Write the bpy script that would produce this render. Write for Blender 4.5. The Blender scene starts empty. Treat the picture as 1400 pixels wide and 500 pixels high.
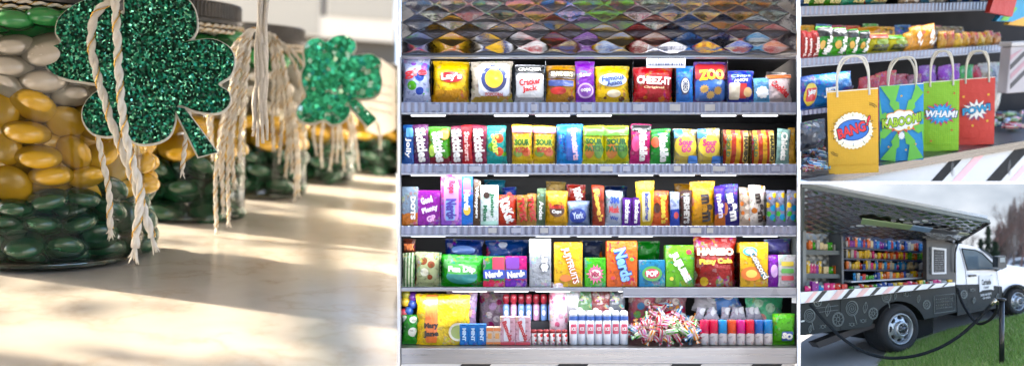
import bpy, math, random
from mathutils import Vector, Matrix, noise
from mathutils.geometry import tessellate_polygon
random.seed(7)
PI = math.pi
SC = bpy.context.scene
COL = SC.collection
F = 1200.0; CX = 700.0; HY = 340.0        # focal length and horizon in photograph pixels

def ray(px, py): return Vector(((px-CX)/F, 1.0, (HY-py)/F))
def at(px, py, Y): return ray(px, py)*Y

# ------------------------------------------------------------------ materials
_M = {}
def srgb(c):
    if isinstance(c, str):
        c = c.lstrip('#'); c = tuple(int(c[i:i+2], 16)/255 for i in (0, 2, 4))
    return tuple((v/12.92 if v <= .04045 else ((v+.055)/1.055)**2.4) for v in c[:3])
def newmat(name):
    m = bpy.data.materials.new(name); m.use_nodes = True
    nt = m.node_tree; b = nt.nodes['Principled BSDF']
    return m, nt, b
def N(nt, t, **k):
    n = nt.nodes.new(t)
    for a, v in k.items(): setattr(n, a, v)
    return n
def mixc(nt, fac, a, b, mode='MIX'):
    n = N(nt, 'ShaderNodeMix', data_type='RGBA', blend_type=mode)
    for s, v in ((0, fac), (6, a), (7, b)):
        if hasattr(v, 'is_output'): nt.links.new(v, n.inputs[s])
        elif s == 0: n.inputs[0].default_value = v
        else: n.inputs[s].default_value = (*v[:3], 1)
    return n.outputs[2]
def math_(nt, op, a, b=0.0, c=None):
    n = N(nt, 'ShaderNodeMath', operation=op)
    for i, v in enumerate((a, b) if c is None else (a, b, c)):
        if hasattr(v, 'is_output'): nt.links.new(v, n.inputs[i])
        else: n.inputs[i].default_value = v
    return n.outputs[0]
def coord(nt, which='Object', scale=(1, 1, 1), rot=(0, 0, 0)):
    tc = N(nt, 'ShaderNodeTexCoord'); mp = N(nt, 'ShaderNodeMapping')
    mp.inputs['Scale'].default_value = scale; mp.inputs['Rotation'].default_value = rot
    nt.links.new(tc.outputs[which], mp.inputs[0]); return mp.outputs[0]
def noise_(nt, vec, scale, detail=3, rough=.5):
    n = N(nt, 'ShaderNodeTexNoise'); n.inputs['Scale'].default_value = scale
    n.inputs['Detail'].default_value = detail; n.inputs['Roughness'].default_value = rough
    nt.links.new(vec, n.inputs['Vector']); return n
def bump_(nt, b, h, strength, dist=.01):
    n = N(nt, 'ShaderNodeBump'); n.inputs['Strength'].default_value = strength
    n.inputs['Distance'].default_value = dist
    nt.links.new(h, n.inputs['Height']); nt.links.new(n.outputs[0], b.inputs['Normal'])
def mat(col, rough=.5, metal=0, var=.12, coat=0, bump=0, bscale=60, name=None, vscale=14):
    key = (str(col), rough, metal, var, coat, bump, bscale, vscale)
    if key in _M: return _M[key]
    c = srgb(col) if isinstance(col, str) else col
    m, nt, b = newmat(name or 'paint_%d' % len(_M))
    v = coord(nt)
    if var > 0:
        nz = noise_(nt, v, vscale, 4)
        d = tuple(x*(1-var*1.6) for x in c); l = tuple(min(1, x*(1+var)) for x in c)
        o = mixc(nt, nz.outputs[0], d, l); nt.links.new(o, b.inputs['Base Color'])
        nt.links.new(math_(nt, 'MULTIPLY_ADD', nz.outputs[0], .2, rough-.1), b.inputs['Roughness'])
    else:
        b.inputs['Base Color'].default_value = (*c, 1); b.inputs['Roughness'].default_value = rough
    b.inputs['Metallic'].default_value = metal; b.inputs['Coat Weight'].default_value = coat
    if bump:
        bump_(nt, b, noise_(nt, v, bscale, 5).outputs[0], bump)
    _M[key] = m; return m
def packmat(c1, c2=None, pat='plain', pal=None, frac=.35, rough=.3, scale=60, metal=0.0):
    key = ('pack', str(c1), str(c2), pat, str(pal), frac, rough, scale, metal)
    if key in _M: return _M[key]
    m, nt, b = newmat('printed_film_%d' % len(_M))
    g = coord(nt, 'Generated'); v = coord(nt)
    A = srgb(c1); B = srgb(c2) if c2 else tuple(x*.75 for x in A)
    nz = noise_(nt, v, 38, 3)
    sx = N(nt, 'ShaderNodeSeparateXYZ'); nt.links.new(g, sx.inputs[0])
    if pat == 'plain':
        base = mixc(nt, math_(nt, 'MULTIPLY', nz.outputs[0], .5), A, B)
    elif pat == 'split':
        t = math_(nt, 'ADD', sx.outputs[2], math_(nt, 'MULTIPLY', math_(nt, 'SUBTRACT', nz.outputs[0], .5), .35))
        base = mixc(nt, math_(nt, 'LESS_THAN', t, frac), A, B)
    elif pat == 'stripes':
        t = math_(nt, 'SINE', math_(nt, 'MULTIPLY', sx.outputs[0], scale))
        base = mixc(nt, math_(nt, 'GREATER_THAN', t, 0), A, B)
    elif pat == 'rays':
        a = math_(nt, 'ARCTAN2', math_(nt, 'SUBTRACT', sx.outputs[2], .5), math_(nt, 'SUBTRACT', sx.outputs[0], .5))
        t = math_(nt, 'SINE', math_(nt, 'ADD', math_(nt, 'MULTIPLY', a, 11), math_(nt, 'MULTIPLY', nz.outputs[0], 3)))
        base = mixc(nt, math_(nt, 'GREATER_THAN', t, 0), A, B)
    else:
        vo = N(nt, 'ShaderNodeTexVoronoi'); vo.inputs['Scale'].default_value = scale
        nt.links.new(v, vo.inputs['Vector'])
        sc = N(nt, 'ShaderNodeSeparateColor'); nt.links.new(vo.outputs['Color'], sc.inputs[0])
        cr = N(nt, 'ShaderNodeValToRGB'); cr.color_ramp.interpolation = 'CONSTANT'
        P = [srgb(p) for p in pal]; e = cr.color_ramp.elements
        e[0].color = (*P[0], 1); e[1].position = 1/len(P); e[1].color = (*P[1 % len(P)], 1)
        for i in range(2, len(P)):
            k = e.new(i/len(P)); k.color = (*P[i], 1)
        nt.links.new(sc.outputs[0], cr.inputs[0])
        near = math_(nt, 'LESS_THAN', vo.outputs['Distance'], .42 if pat == 'candy' else .36)
        bl = mixc(nt, near, A, cr.outputs[0])
        if pat == 'blobs':     # blobs in the lower part only
            t = math_(nt, 'ADD', sx.outputs[2], math_(nt, 'MULTIPLY', math_(nt, 'SUBTRACT', nz.outputs[0], .5), .3))
            base = mixc(nt, math_(nt, 'LESS_THAN', t, frac), A, bl)
        else: base = bl
    # small print: patches of lighter and darker ink
    n2 = noise_(nt, v, 70, 2, .4); n3 = noise_(nt, v, 34, 2, .4)
    base = mixc(nt, math_(nt, 'MULTIPLY', math_(nt, 'GREATER_THAN', n2.outputs[0], .60), .42), base, tuple(x*.30 for x in B))
    base = mixc(nt, math_(nt, 'MULTIPLY', math_(nt, 'GREATER_THAN', n3.outputs[0], .63), .38), base, tuple(min(.8, x*.5+.38) for x in A))
    v5 = N(nt, 'ShaderNodeTexVoronoi'); v5.inputs['Scale'].default_value = 105; nt.links.new(v, v5.inputs['Vector'])
    hs = N(nt, 'ShaderNodeHueSaturation'); hs.inputs['Saturation'].default_value = 1.3; hs.inputs['Value'].default_value = .8; nt.links.new(v5.outputs['Color'], hs.inputs['Color'])
    n4 = noise_(nt, v, 22, 3, .6); hc = mixc(nt, .45, hs.outputs[0], B)
    base = mixc(nt, math_(nt, 'MULTIPLY', math_(nt, 'GREATER_THAN', n4.outputs[0], .57), .42), base, hc)
    base = mixc(nt, 1.0, base, (.80, .78, .78), 'MULTIPLY')
    h2 = N(nt, 'ShaderNodeHueSaturation'); h2.inputs['Saturation'].default_value = 1.22; nt.links.new(base, h2.inputs['Color']); base = h2.outputs[0]
    nt.links.new(base, b.inputs['Base Color'])
    b.inputs['Roughness'].default_value = rough; b.inputs['Metallic'].default_value = metal
    b.inputs['Coat Weight'].default_value = .12; b.inputs['Specular IOR Level'].default_value = .35; b.inputs['Coat Roughness'].default_value = .12
    bump_(nt, b, noise_(nt, v, 32, 5, .65).outputs[0], .55, .016)
    _M[key] = m; return m
def clearmat(name, tint=(1, 1, 1), ior=1.45, rough=.03, extra=.03):
    if name in _M: return _M[name]
    m = bpy.data.materials.new(name); m.use_nodes = True; nt = m.node_tree
    nt.nodes.remove(nt.nodes['Principled BSDF'])
    tr = N(nt, 'ShaderNodeBsdfTransparent'); tr.inputs[0].default_value = (*tint, 1)
    gl = N(nt, 'ShaderNodeBsdfGlossy'); gl.inputs['Roughness'].default_value = rough
    fr = N(nt, 'ShaderNodeFresnel'); fr.inputs[0].default_value = ior
    mx = N(nt, 'ShaderNodeMixShader')
    nz = noise_(nt, coord(nt), 30, 3)
    bp = N(nt, 'ShaderNodeBump'); bp.inputs['Strength'].default_value = .25 if rough > .05 else .06
    bp.inputs['Distance'].default_value = .01
    nt.links.new(nz.outputs[0], bp.inputs['Height']); nt.links.new(bp.outputs[0], gl.inputs['Normal']); nt.links.new(bp.outputs[0], fr.inputs['Normal'])
    nt.links.new(math_(nt, 'ADD', fr.outputs[0], extra), mx.inputs[0])
    nt.links.new(tr.outputs[0], mx.inputs[1]); nt.links.new(gl.outputs[0], mx.inputs[2])
    nt.links.new(mx.outputs[0], nt.nodes['Material Output'].inputs[0])
    _M[name] = m; return m
def emit(col, s, name):
    if name in _M: return _M[name]
    m = bpy.data.materials.new(name); m.use_nodes = True; nt = m.node_tree
    nt.nodes.remove(nt.nodes['Principled BSDF'])
    e = N(nt, 'ShaderNodeEmission'); e.inputs[0].default_value = (*col, 1); e.inputs[1].default_value = s
    nt.links.new(e.outputs[0], nt.nodes['Material Output'].inputs[0]); _M[name] = m; return m
def steel(rough=.28, name='brushed_steel', col=(.55, .55, .56), sx=1.5, sz=90, metal=1):
    if name in _M: return _M[name]
    m, nt, b = newmat(name); v = coord(nt, 'Object', (sx, sz, sz))
    nz = noise_(nt, v, 3, 4)
    nt.links.new(mixc(nt, nz.outputs[0], tuple(c*.8 for c in col), tuple(min(1, c*1.15) for c in col)), b.inputs['Base Color'])
    nt.links.new(math_(nt, 'MULTIPLY_ADD', nz.outputs[0], .25, rough-.1), b.inputs['Roughness'])
    b.inputs['Metallic'].default_value = metal; bump_(nt, b, nz.outputs[0], .08); _M[name] = m; return m

# ------------------------------------------------------------------ mesh building
class MB:
    def __init__(s): s.v = []; s.f = []; s.m = []; s.sm = []
    def add(s, vs, fs, mi=0, smooth=False):
        o = len(s.v); s.v += [tuple(p) for p in vs]
        for f in fs: s.f.append(tuple(i+o for i in f)); s.m.append(mi); s.sm.append(smooth)
        return s
    def box(s, x0, x1, y0, y1, z0, z1, mi=0, bev=0, M=None):
        if bev > 0:
            # chamfered box
            vs = []; b = min(bev, (x1-x0)/2.2, (y1-y0)/2.2, (z1-z0)/2.2)
            X = (x0, x1); Y = (y0, y1); Z = (z0, z1)
            idx = {}
            for i in (0, 1):
                for j in (0, 1):
                    for k in (0, 1):
                        sx = 1-2*i; sy = 1-2*j; sz = 1-2*k
                        for a, p in enumerate(((X[i], Y[j]+sy*b, Z[k]+sz*b), (X[i]+sx*b, Y[j], Z[k]+sz*b), (X[i]+sx*b, Y[j]+sy*b, Z[k]))):
                            idx[(i, j, k, a)] = len(vs); vs.append(p)
            fs = []
            for i in (0, 1):
                q = [idx[(i, 0, 0, 0)], idx[(i, 1, 0, 0)], idx[(i, 1, 1, 0)], idx[(i, 0, 1, 0)]]; fs.append(q if i else q[::-1])
                q = [idx[(0, i, 0, 1)], idx[(1, i, 0, 1)], idx[(1, i, 1, 1)], idx[(0, i, 1, 1)]]; fs.append(q[::-1] if i else q)
                q = [idx[(0, 0, i, 2)], idx[(1, 0, i, 2)], idx[(1, 1, i, 2)], idx[(0, 1, i, 2)]]; fs.append(q if i else q[::-1])
            for i in (0, 1):
                for j in (0, 1):
                    fs.append([idx[(i, j, 0, 0)], idx[(i, j, 1, 0)], idx[(i, j, 1, 1)], idx[(i, j, 0, 1)]])
                    fs.append([idx[(i, 0, j, 0)], idx[(i, 1, j, 0)], idx[(i, 1, j, 2)], idx[(i, 0, j, 2)]])
                    fs.append([idx[(0, i, j, 1)], idx[(1, i, j, 1)], idx[(1, i, j, 2)], idx[(0, i, j, 2)]])
                    for k in (0, 1): fs.append([idx[(i, j, k, a)] for a in range(3)])
        else:
            vs = [(x0, y0, z0), (x1, y0, z0), (x1, y1, z0), (x0, y1, z0), (x0, y0, z1), (x1, y0, z1), (x1, y1, z1), (x0, y1, z1)]
            fs = [(0, 3, 2, 1), (4, 5, 6, 7), (0, 1, 5, 4), (1, 2, 6, 5), (2, 3, 7, 6), (3, 0, 4, 7)]
        if M: vs = [M @ Vector(p) for p in vs]
        return s.add(vs, fs, mi)
    def tube(s, pts, r, n=8, mi=0, cap=True, smooth=True):
        pts = [Vector(p) for p in pts]; L = len(pts); rs = r if hasattr(r, '__len__') else [r]*L
        vs = []; fs = []; a = None
        for i, p in enumerate(pts):
            t = (pts[min(i+1, L-1)]-pts[max(i-1, 0)])
            t = t.normalized() if t.length > 1e-9 else Vector((0, 0, 1))
            if a is None: a = t.cross(Vector((.31, .82, .48))).normalized()
            a = (a-t*a.dot(t)).normalized(); b = t.cross(a)
            for k in range(n):
                w = 2*PI*k/n; vs.append(p+(a*math.cos(w)+b*math.sin(w))*rs[i])
        for i in range(L-1):
            for k in range(n): fs.append((i*n+k, i*n+(k+1) % n, (i+1)*n+(k+1) % n, (i+1)*n+k))
        if cap: fs.append(tuple(range(n))[::-1]); fs.append(tuple((L-1)*n+k for k in range(n)))
        return s.add(vs, fs, mi, smooth)
    def lathe(s, prof, n=32, mi=0, M=None, smooth=True, closed=False):
        vs = []; fs = []
        for r, z in prof:
            for k in range(n): vs.append(Vector((r*math.cos(2*PI*k/n), r*math.sin(2*PI*k/n), z)))
        L = len(prof)
        for i in range(L if closed else L-1):
            j = (i+1) % L
            for k in range(n): fs.append((i*n+k, i*n+(k+1) % n, j*n+(k+1) % n, j*n+k))
        if M: vs = [M @ p for p in vs]
        return s.add(vs, fs, mi, smooth)
    def prism(s, front, back, mi=0, side_mi=None):
        """front/back: matching loops of 3D points"""
        n = len(front); tris = tessellate_polygon([[Vector(p) for p in front]])
        s.add(list(front)+list(back), [tuple(t) for t in tris]+[tuple(i+n for i in t)[::-1] for t in tris], mi)
        o = list(front)+list(back)
        return s.add(o, [(i, (i+1) % n, n+(i+1) % n, n+i) for i in range(n)], mi if side_mi is None else side_mi)
    def build(s, name, mats, parent=None, M=None, fix=True):
        me = bpy.data.meshes.new(name); me.from_pydata(s.v, [], s.f)
        for m in (mats if isinstance(mats, (list, tuple)) else [mats]): me.materials.append(m)
        me.polygons.foreach_set('material_index', s.m); me.polygons.foreach_set('use_smooth', s.sm)
        if fix:
            import bmesh
            bm = bmesh.new(); bm.from_mesh(me); bmesh.ops.recalc_face_normals(bm, faces=bm.faces); bm.to_mesh(me); bm.free()
        me.update()
        return link(bpy.data.objects.new(name, me), parent, M)
def link(o, parent=None, M=None):
    COL.objects.link(o)
    if parent is not None: o.parent = parent
    if M is not None: o.matrix_world = M if parent is None else M
    return o
def tag(o, label=None, cat=None, group=None, kind=None):
    if label: o['label'] = label
    if cat: o['category'] = cat
    if group: o['group'] = group
    if kind: o['kind'] = kind
    return o
def empty(name, M, label, cat, group=None):
    o = bpy.data.objects.new(name, None); COL.objects.link(o); o.matrix_world = M; o.empty_display_size = .02
    return tag(o, label, cat, group)
def copy_tree(o, parent=None):
    c = o.copy(); COL.objects.link(c); c.parent = parent
    for ch in list(o.children): copy_tree(ch, c)
    return c
def catmull(p, n=6, closed=False):
    p = [Vector(q) for q in p]; out = []; L = len(p)
    for i in range(L if closed else L-1):
        if closed: a, b, c, d = p[i-1], p[i], p[(i+1) % L], p[(i+2) % L]
        else: a, b, c, d = p[max(i-1, 0)], p[i], p[i+1], p[min(i+2, L-1)]
        for k in range(n):
            t = k/n; out.append(.5*((2*b)+(c-a)*t+(2*a-5*b+4*c-d)*t*t+(3*b-a-3*c+d)*t**3))
    if not closed: out.append(p[-1])
    return out
_T = {}
def text2d(s, bold=.02):
    """unit-box text: verts in -.5...5, faces"""
    k = (s, bold)
    if k in _T: return _T[k]
    cu = bpy.data.curves.new('t', 'FONT'); cu.body = s; cu.resolution_u = 2; cu.offset = bold
    cu.align_x = 'CENTER'; cu.fill_mode = 'FRONT'
    ob = bpy.data.objects.new('t', cu); COL.objects.link(ob)
    me = bpy.data.meshes.new_from_object(ob)
    V = [(v.co.x, v.co.y) for v in me.vertices]; Fs = [tuple(p.vertices) for p in me.polygons]
    bpy.data.objects.remove(ob); bpy.data.curves.remove(cu); bpy.data.meshes.remove(me)
    x0 = min(v[0] for v in V); x1 = max(v[0] for v in V); y0 = min(v[1] for v in V); y1 = max(v[1] for v in V)
    V = [((x-x0)/(x1-x0)-.5, (y-y0)/(y1-y0)-.5) for x, y in V]
    _T[k] = (V, Fs); return _T[k]
def put_text(mb, s, cx, cz, w, h, rot, fy, off, mi=0, bold=.02, shear=0, arc=0):
    V, Fs = text2d(s, bold); c, sn = math.cos(rot), math.sin(rot); vs = []
    for x, y in V:
        X = x*w+shear*y*h; Z = y*h+arc*(x*x*4)*h
        px = cx+X*c-Z*sn; pz = cz+X*sn+Z*c
        vs.append((px, fy(px, pz)-off, pz))
    mb.add(vs, Fs, mi)
def put_shape(mb, pts, cx, cz, w, h, rot, fy, off, mi=0, rings=4):
    """star-shaped outline (unit box about 0) filled with rings, laid on the surface fy"""
    c, sn = math.cos(rot), math.sin(rot); n = len(pts); vs = [(cx, fy(cx, cz)-off, cz)]; fs = []
    for r in range(1, rings+1):
        for x, y in pts:
            X = x*w*r/rings; Z = y*h*r/rings; px = cx+X*c-Z*sn; pz = cz+X*sn+Z*c
            vs.append((px, fy(px, pz)-off, pz))
    for k in range(n): fs.append((0, 1+k, 1+(k+1) % n))
    for r in range(rings-1):
        for k in range(n):
            a = 1+r*n; fs.append((a+k, a+(k+1) % n, a+n+(k+1) % n, a+n+k))
    mb.add(vs, fs, mi)
OVAL = [(.5*math.cos(2*PI*i/20), .5*math.sin(2*PI*i/20)) for i in range(20)]
def star(n, inner=.6, seed=None):
    r = random.Random(seed); o = []
    for i in range(2*n):
        q = .5 if i % 2 == 0 else .5*inner
        if seed is not None and i % 2 == 0: q *= r.uniform(.8, 1.1)
        o.append((q*math.cos(PI*i/n), q*math.sin(PI*i/n)))
    return o
def cloud(n=9, seed=1):
    o = []
    for i in range(72):
        a = 2*PI*i/72; q = .42+.08*abs(math.sin(n*a/2)); o.append((q*math.cos(a), q*math.sin(a)))
    return o
RECT = []
for _i in range(32):
    _a = 2*PI*(_i+.5)/32; _c, _s = math.cos(_a), math.sin(_a); _k = .5/max(abs(_c), abs(_s)); RECT.append((_c*_k, _s*_k))
SHAPES = {'oval': OVAL, 'rect': RECT, 'star': star(11, .7), 'burst': star(14, .62, 3), 'cloud': cloud()}

class Bay:
    """local frame: h along the front, d going back, u up"""
    def __init__(s, O, H, U):
        s.O = Vector(O); s.U = Vector(U).normalized(); H = Vector(H)
        s.H = (H-s.U*H.dot(s.U)).normalized(); s.B = s.U.cross(s.H)
    def fit(s, px, py, d=0.0):
        r = ray(px, py); t = (s.O+s.B*d).dot(s.B)/r.dot(s.B); q = r*t-s.O
        return q.dot(s.H), q.dot(s.U)
    def w(s, h, d, u): return s.O+s.H*h+s.B*d+s.U*u
    def fw(s, px, py, d=0.0):
        h, u = s.fit(px, py, d); return s.w(h, d, u)
    def loc(s, px, py, d=0.0):
        h, u = s.fit(px, py, d); return Vector((h, d, u))
    def mtx(s, h=0, d=0, u=0, yaw=0):
        R = Matrix((s.H, s.B, s.U)).transposed().to_4x4()
        return Matrix.Translation(s.w(h, d, u)) @ R @ Matrix.Rotation(yaw, 4, 'Z')
    def onplane(s, px, py, u0):
        """pixel on the horizontal plane u = u0 -> (h, d)"""
        r = ray(px, py); t = (s.O+s.U*u0).dot(s.U)/r.dot(s.U); q = r*t-s.O
        return q.dot(s.H), q.dot(s.B)
I4 = Matrix.Identity(4)

# ------------------------------------------------------------------ packages
def pouch_profile(w, h, d, full=1.0, gusset=False, seed=0):
    ph = random.Random(seed).uniform(0, 9)
    def t(x, z):
        u = min(1, abs(2*x/w)); q = min(1, max(0, z/h)); cr = .07
        ex = max(0, 1-u**2.6)**.55
        if gusset: ez = max(0, min(1, (1-q)*1.6))**.7 if q > .05 else 1
        else: ez = max(0, min(1, (q-cr)/(1-2*cr)))
        if not gusset: ez = max(0, 1-abs(2*ez-1)**2.4)**.6
        wr = 1+.09*math.sin(x/w*8+ph+z/h*4)+.07*math.sin(z/h*12+ph*2-x/w*6)
        nzv = noise.noise(Vector((x/w*3.2+ph, z/h*4.1, ph)))*.22+noise.noise(Vector((x/w*7+ph, z/h*9, ph+3)))*.10
        return .5*d*ex*ez*max(.2, wr+nzv)*full+.0012
    return t
def pouch_mesh(w, h, d, prof, nx=14, nz=18, seed=0):
    mb = MB(); r = random.Random(seed); jit = [r.uniform(-.018, .018)*w for _ in range(nz+1)]; tl = r.uniform(-.04, .04)*h
    for side in (-1, 1):
        vs = []; fs = []
        for j in range(nz+1):
            z = h*j/nz; q = j/nz
            pin = 1-.07*math.sin(q*PI)
            for i in range(nx+1):
                x = (i/nx-.5)*w*pin+jit[j]*(1 if i in (0, nx) else .3)
                zz = z+tl*(i/nx-.5)*q*q-abs(i/nx-.5)**3*.10*h*q*q
                if j in (0, nz): zz += (.006*h if i % 2 else -.004*h)
                zz = max(zz, 0)
                vs.append((x, side*prof((i/nx-.5)*w, z), zz))
        for j in range(nz):
            for i in range(nx):
                a = j*(nx+1)+i; fs.append((a, a+1, a+nx+2, a+nx+1))
        mb.add(vs, fs, 0, True)
    return mb
COUNT = [0]
def package(bay, x0, x1, yt, yb, kind, c1, label, c2=None, pat='plain', pal=None, texts=(), shapes=(), d0=.035,
            cat='candy bag', name='candy_bag', group=None, frac=.35, base_u=None, lean=0, thick=None, scale=60, yaw=0, back=0, roll=0, rough=.3, metal=0):
    COUNT[0] += 1; seed = COUNT[0]
    x0 = max(x0-.7, 548.9) if x0 < 1092 else x0-.5; x1 = min(x1+.7, 1088.8) if x1 < 1092 else x1+.5; yt -= 2.0
    h0, u0 = bay.fit(x0, yb, d0); h1, u1 = bay.fit(x1, yb, d0); hm = (h0+h1)/2
    xm = (x0+x1)/2; _, ub = bay.fit(xm, yb, d0); _, ut = bay.fit(xm, yt, d0)
    w = (h1-h0)*.985; u = ub if base_u is None else base_u; h = ut-u
    th = thick if thick else (min(.42*w, .09) if kind != 'box' else min(.5*w, .09))
    dc = d0+th/2+back
    M = bay.mtx(hm, dc, u, yaw) @ Matrix.Rotation(lean, 4, 'X') @ Matrix.Rotation(roll, 4, 'Y')
    if kind == 'box':
        mb = MB().box(-w/2, w/2, -th/2, th/2, 0, h, bev=.0025)
        # lid flap seam
        fy = lambda x, z: -th/2
        off = .0016
        m = packmat(c1, c2, pat, pal, frac, .4, scale)
        o = mb.build(name, m, None, M)
    elif kind == 'tube':
        r = w/2; mb = MB().lathe([(0.0005, 0), (r*.9, 0), (r, .004), (r, h-.004), (r*.9, h), (.0005, h)], 20)
        fy = lambda x, z: -math.sqrt(max(0, r*r-x*x)); off = .0016
        o = mb.build(name, packmat(c1, c2, pat, pal, frac, .35, scale), None, M)
    else:
        prof = pouch_profile(w, h, th, gusset=(kind == 'stand'), seed=seed)
        fy = lambda x, z: -prof(x, z); off = .0034
        if kind == 'bag': M = M @ Matrix.Rotation(random.Random(seed*3).uniform(-.035, .035), 4, 'Y') @ Matrix.Rotation(random.Random(seed*5).uniform(-.05, .09), 4, 'X')
        o = pouch_mesh(w, h, th, prof, seed=seed).build(name, packmat(c1, c2, pat, pal, frac, rough, scale, metal), None, M)
    tag(o, label, cat, group)
    k = 0
    for sh in shapes:
        typ, cx, cz, sw, shh, col = sh[:6]; rot = sh[6] if len(sh) > 6 else 0
        mb = MB(); k += 1
        put_shape(mb, SHAPES[typ], cx*w, cz*h, sw*w, shh*h, rot, fy, off+.0006*k)
        nm = {'oval': 'badge', 'rect': 'printed_panel', 'star': 'starburst', 'burst': 'starburst', 'cloud': 'badge'}[typ]
        c = mb.build(nm, mat(col, .35, var=.2, coat=.3), o, None, fix=False)
    for tx in texts:
        s, cx, cz, tw, tht, rot, col = tx[:7]; bold = tx[7] if len(tx) > 7 else .025
        mb = MB(); k += 1
        put_text(mb, s, cx*w, cz*h, tw*w if abs(rot) < .8 else tw*h, tht*h if abs(rot) < .8 else tht*w, rot, fy, off+.0012+.0006*k, bold=bold)
        c = mb.build('lettering', mat(col, .35, var=.05, coat=.3), o, None, fix=False)
    return o
# ================================================================== the candy shelves
B2 = Bay((0, 3.0, 0), (1, 0, 0), (0, 0, 1))
XL, XR = 548.5, 1089.0
RAILM = None
def railmat(name, c, s=260):
    m, nt, b = newmat(name); v = coord(nt)
    sx = N(nt, 'ShaderNodeSeparateXYZ'); nt.links.new(v, sx.inputs[0])
    w = math_(nt, 'SINE', math_(nt, 'MULTIPLY', sx.outputs[0], s))
    nz = noise_(nt, v, 9, 4)
    a = mixc(nt, math_(nt, 'MULTIPLY_ADD', w, .5, .5), tuple(x*.72 for x in c), c)
    a = mixc(nt, math_(nt, 'MULTIPLY', nz.outputs[0], .35), a, (.30, .31, .38))
    nt.links.new(a, b.inputs['Base Color']); b.inputs['Roughness'].default_value = .22
    b.inputs['Metallic'].default_value = .25; bump_(nt, b, w, .4, .004); return m
railm = railmat('ribbed_price_rail', (.25, .265, .37))
whitem = mat('#a4a8b4', .35, var=.05)
darkm = mat((.018, .018, .022), .5, var=.3)
steelm = steel(.28, 'brushed_steel', (.34, .34, .36))
greysteel = steel(.34, 'counter_steel', (.26, .25, .25), 1.2, 70)
ledm = emit((.92, .95, 1.0), .6, 'led_light')
acryl = clearmat('clear_acrylic', (.97, .98, 1), 1.4, .08, .02)

def wedge(mb, bay, x0, x1, d0, d1, u0, u1, px0=None, px1=None):
    """box between u0 and u1 whose ends follow pixel columns x0, x1 at depths d0 and d1"""
    f = []; b = []
    for d, L in ((d0, f), (d1, b)):
        ha = bay.fit(x0, 300, d)[0]; hb = bay.fit(x1, 300, d)[0]
        L += [(ha, d, u0), (hb, d, u0), (hb, d, u1), (ha, d, u1)]
    mb.prism(f, b)
fix_ = empty('display_shelf', B2.mtx(), 'tall dark candy display rack with four steel shelves, ribbed price rails and a steel counter', 'shelf rack')
u_ = lambda py, d=0: B2.fit(800, py, d)[1]
bk = MB(); wedge(bk, B2, XL, XR, .40, .43, u_(505), u_(-12)); bk.build('back_panel', darkm, fix_)
rows = [(140, 157), (224, 239), (308, 323), (392, 406)]
for i, (yb, ye) in enumerate(rows):
    ub = u_(yb+1); ue = u_(ye)
    sh = MB(); wedge(sh, B2, XL, XR, .004, .40, ub-.012, ub-.002); s_ = sh.build('shelf', steelm, fix_)
    rl = MB(); ha, hb = B2.fit(XL, 300, -.01)[0], B2.fit(XR, 300, -.01)[0]
    if i == 3:
        hm_ = B2.fit(852, 300, -.01)[0]; rl.box(ha, hm_, -.004, .002, ub-.009, ub+.001, bev=.001); ha0 = ha; ha = hm_
    rl.box(ha, hb, -.010, .002, ue+.006, ub+.001, bev=.0015); rl.build('price_rail', railm if i < 3 else mat('#9a9ca6', .3, var=.2), s_)
    rl = MB(); rl.box(ha, hb, -.013, .003, ue, ue+.0055, bev=.001); rl.build('rail_edge', whitem, s_)
    if i == 3: ha = ha0
    ld = MB(); 
    for q in range(9):
        xq = ha+.03+(hb-ha-.06)*q/9
        if (q*7+i*5) % 9 < 6: ld.box(xq, xq+.118, .020, .030, (ue if i < 3 else ub-.014)-.0012, (ue if i < 3 else ub-.014)+.003)
    ld.build('led_strip', ledm, s_)
    L = bpy.data.lights.new('shelf_led', 'AREA'); L.shape = 'RECTANGLE'; L.size = hb-ha-.08; L.size_y = .02
    L.energy = (.48, .50, .50, .44)[i]; L.color = (.93, .96, 1)
    lo = bpy.data.objects.new('led_lamp', L); COL.objects.link(lo)
    lo.matrix_world = Matrix.Translation(B2.w((ha+hb)/2, .0, ue-.004)) @ Matrix.Rotation(math.radians(22), 4, 'X')
    rq = random.Random(60+i)
    for q in range(9):
        xq = ha+.05+(hb-ha-.12)*(q+rq.uniform(.1, .9))/9; wq = rq.uniform(.02, .045)
        if i < 3: MB().box(xq, xq+wq, -.0118, -.0105, ue+.012, ub-.006).build('shelf_label', mat(rq.choice(['#a8aab8', '#8c90a4', '#b4b2b0']), .45, var=.2), s_)
# top lamp above the first shelf
ut = u_(80); ha, hb = B2.fit(XL, 300, -.01)[0], B2.fit(XR, 300, -.01)[0]
ld = MB(); ld.box(ha, hb, -.012, .0, ut-.002, ut+.004, bev=.001); ld.build('header_edge', whitem, fix_)
ld = MB(); ld.box(ha, hb, .0, .40, ut+.008, ut+.018); ld.build('header_board', darkm, fix_)
L = bpy.data.lights.new('shelf_led', 'AREA'); L.shape = 'RECTANGLE'; L.size = hb-ha-.08; L.size_y = .02; L.energy = .42; L.color = (.93, .96, 1)
lo = bpy.data.objects.new('led_lamp', L); COL.objects.link(lo)
lo.matrix_world = Matrix.Translation(B2.w((ha+hb)/2, -.02, ut-.006)) @ Matrix.Rotation(math.radians(22), 4, 'X')
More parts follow.
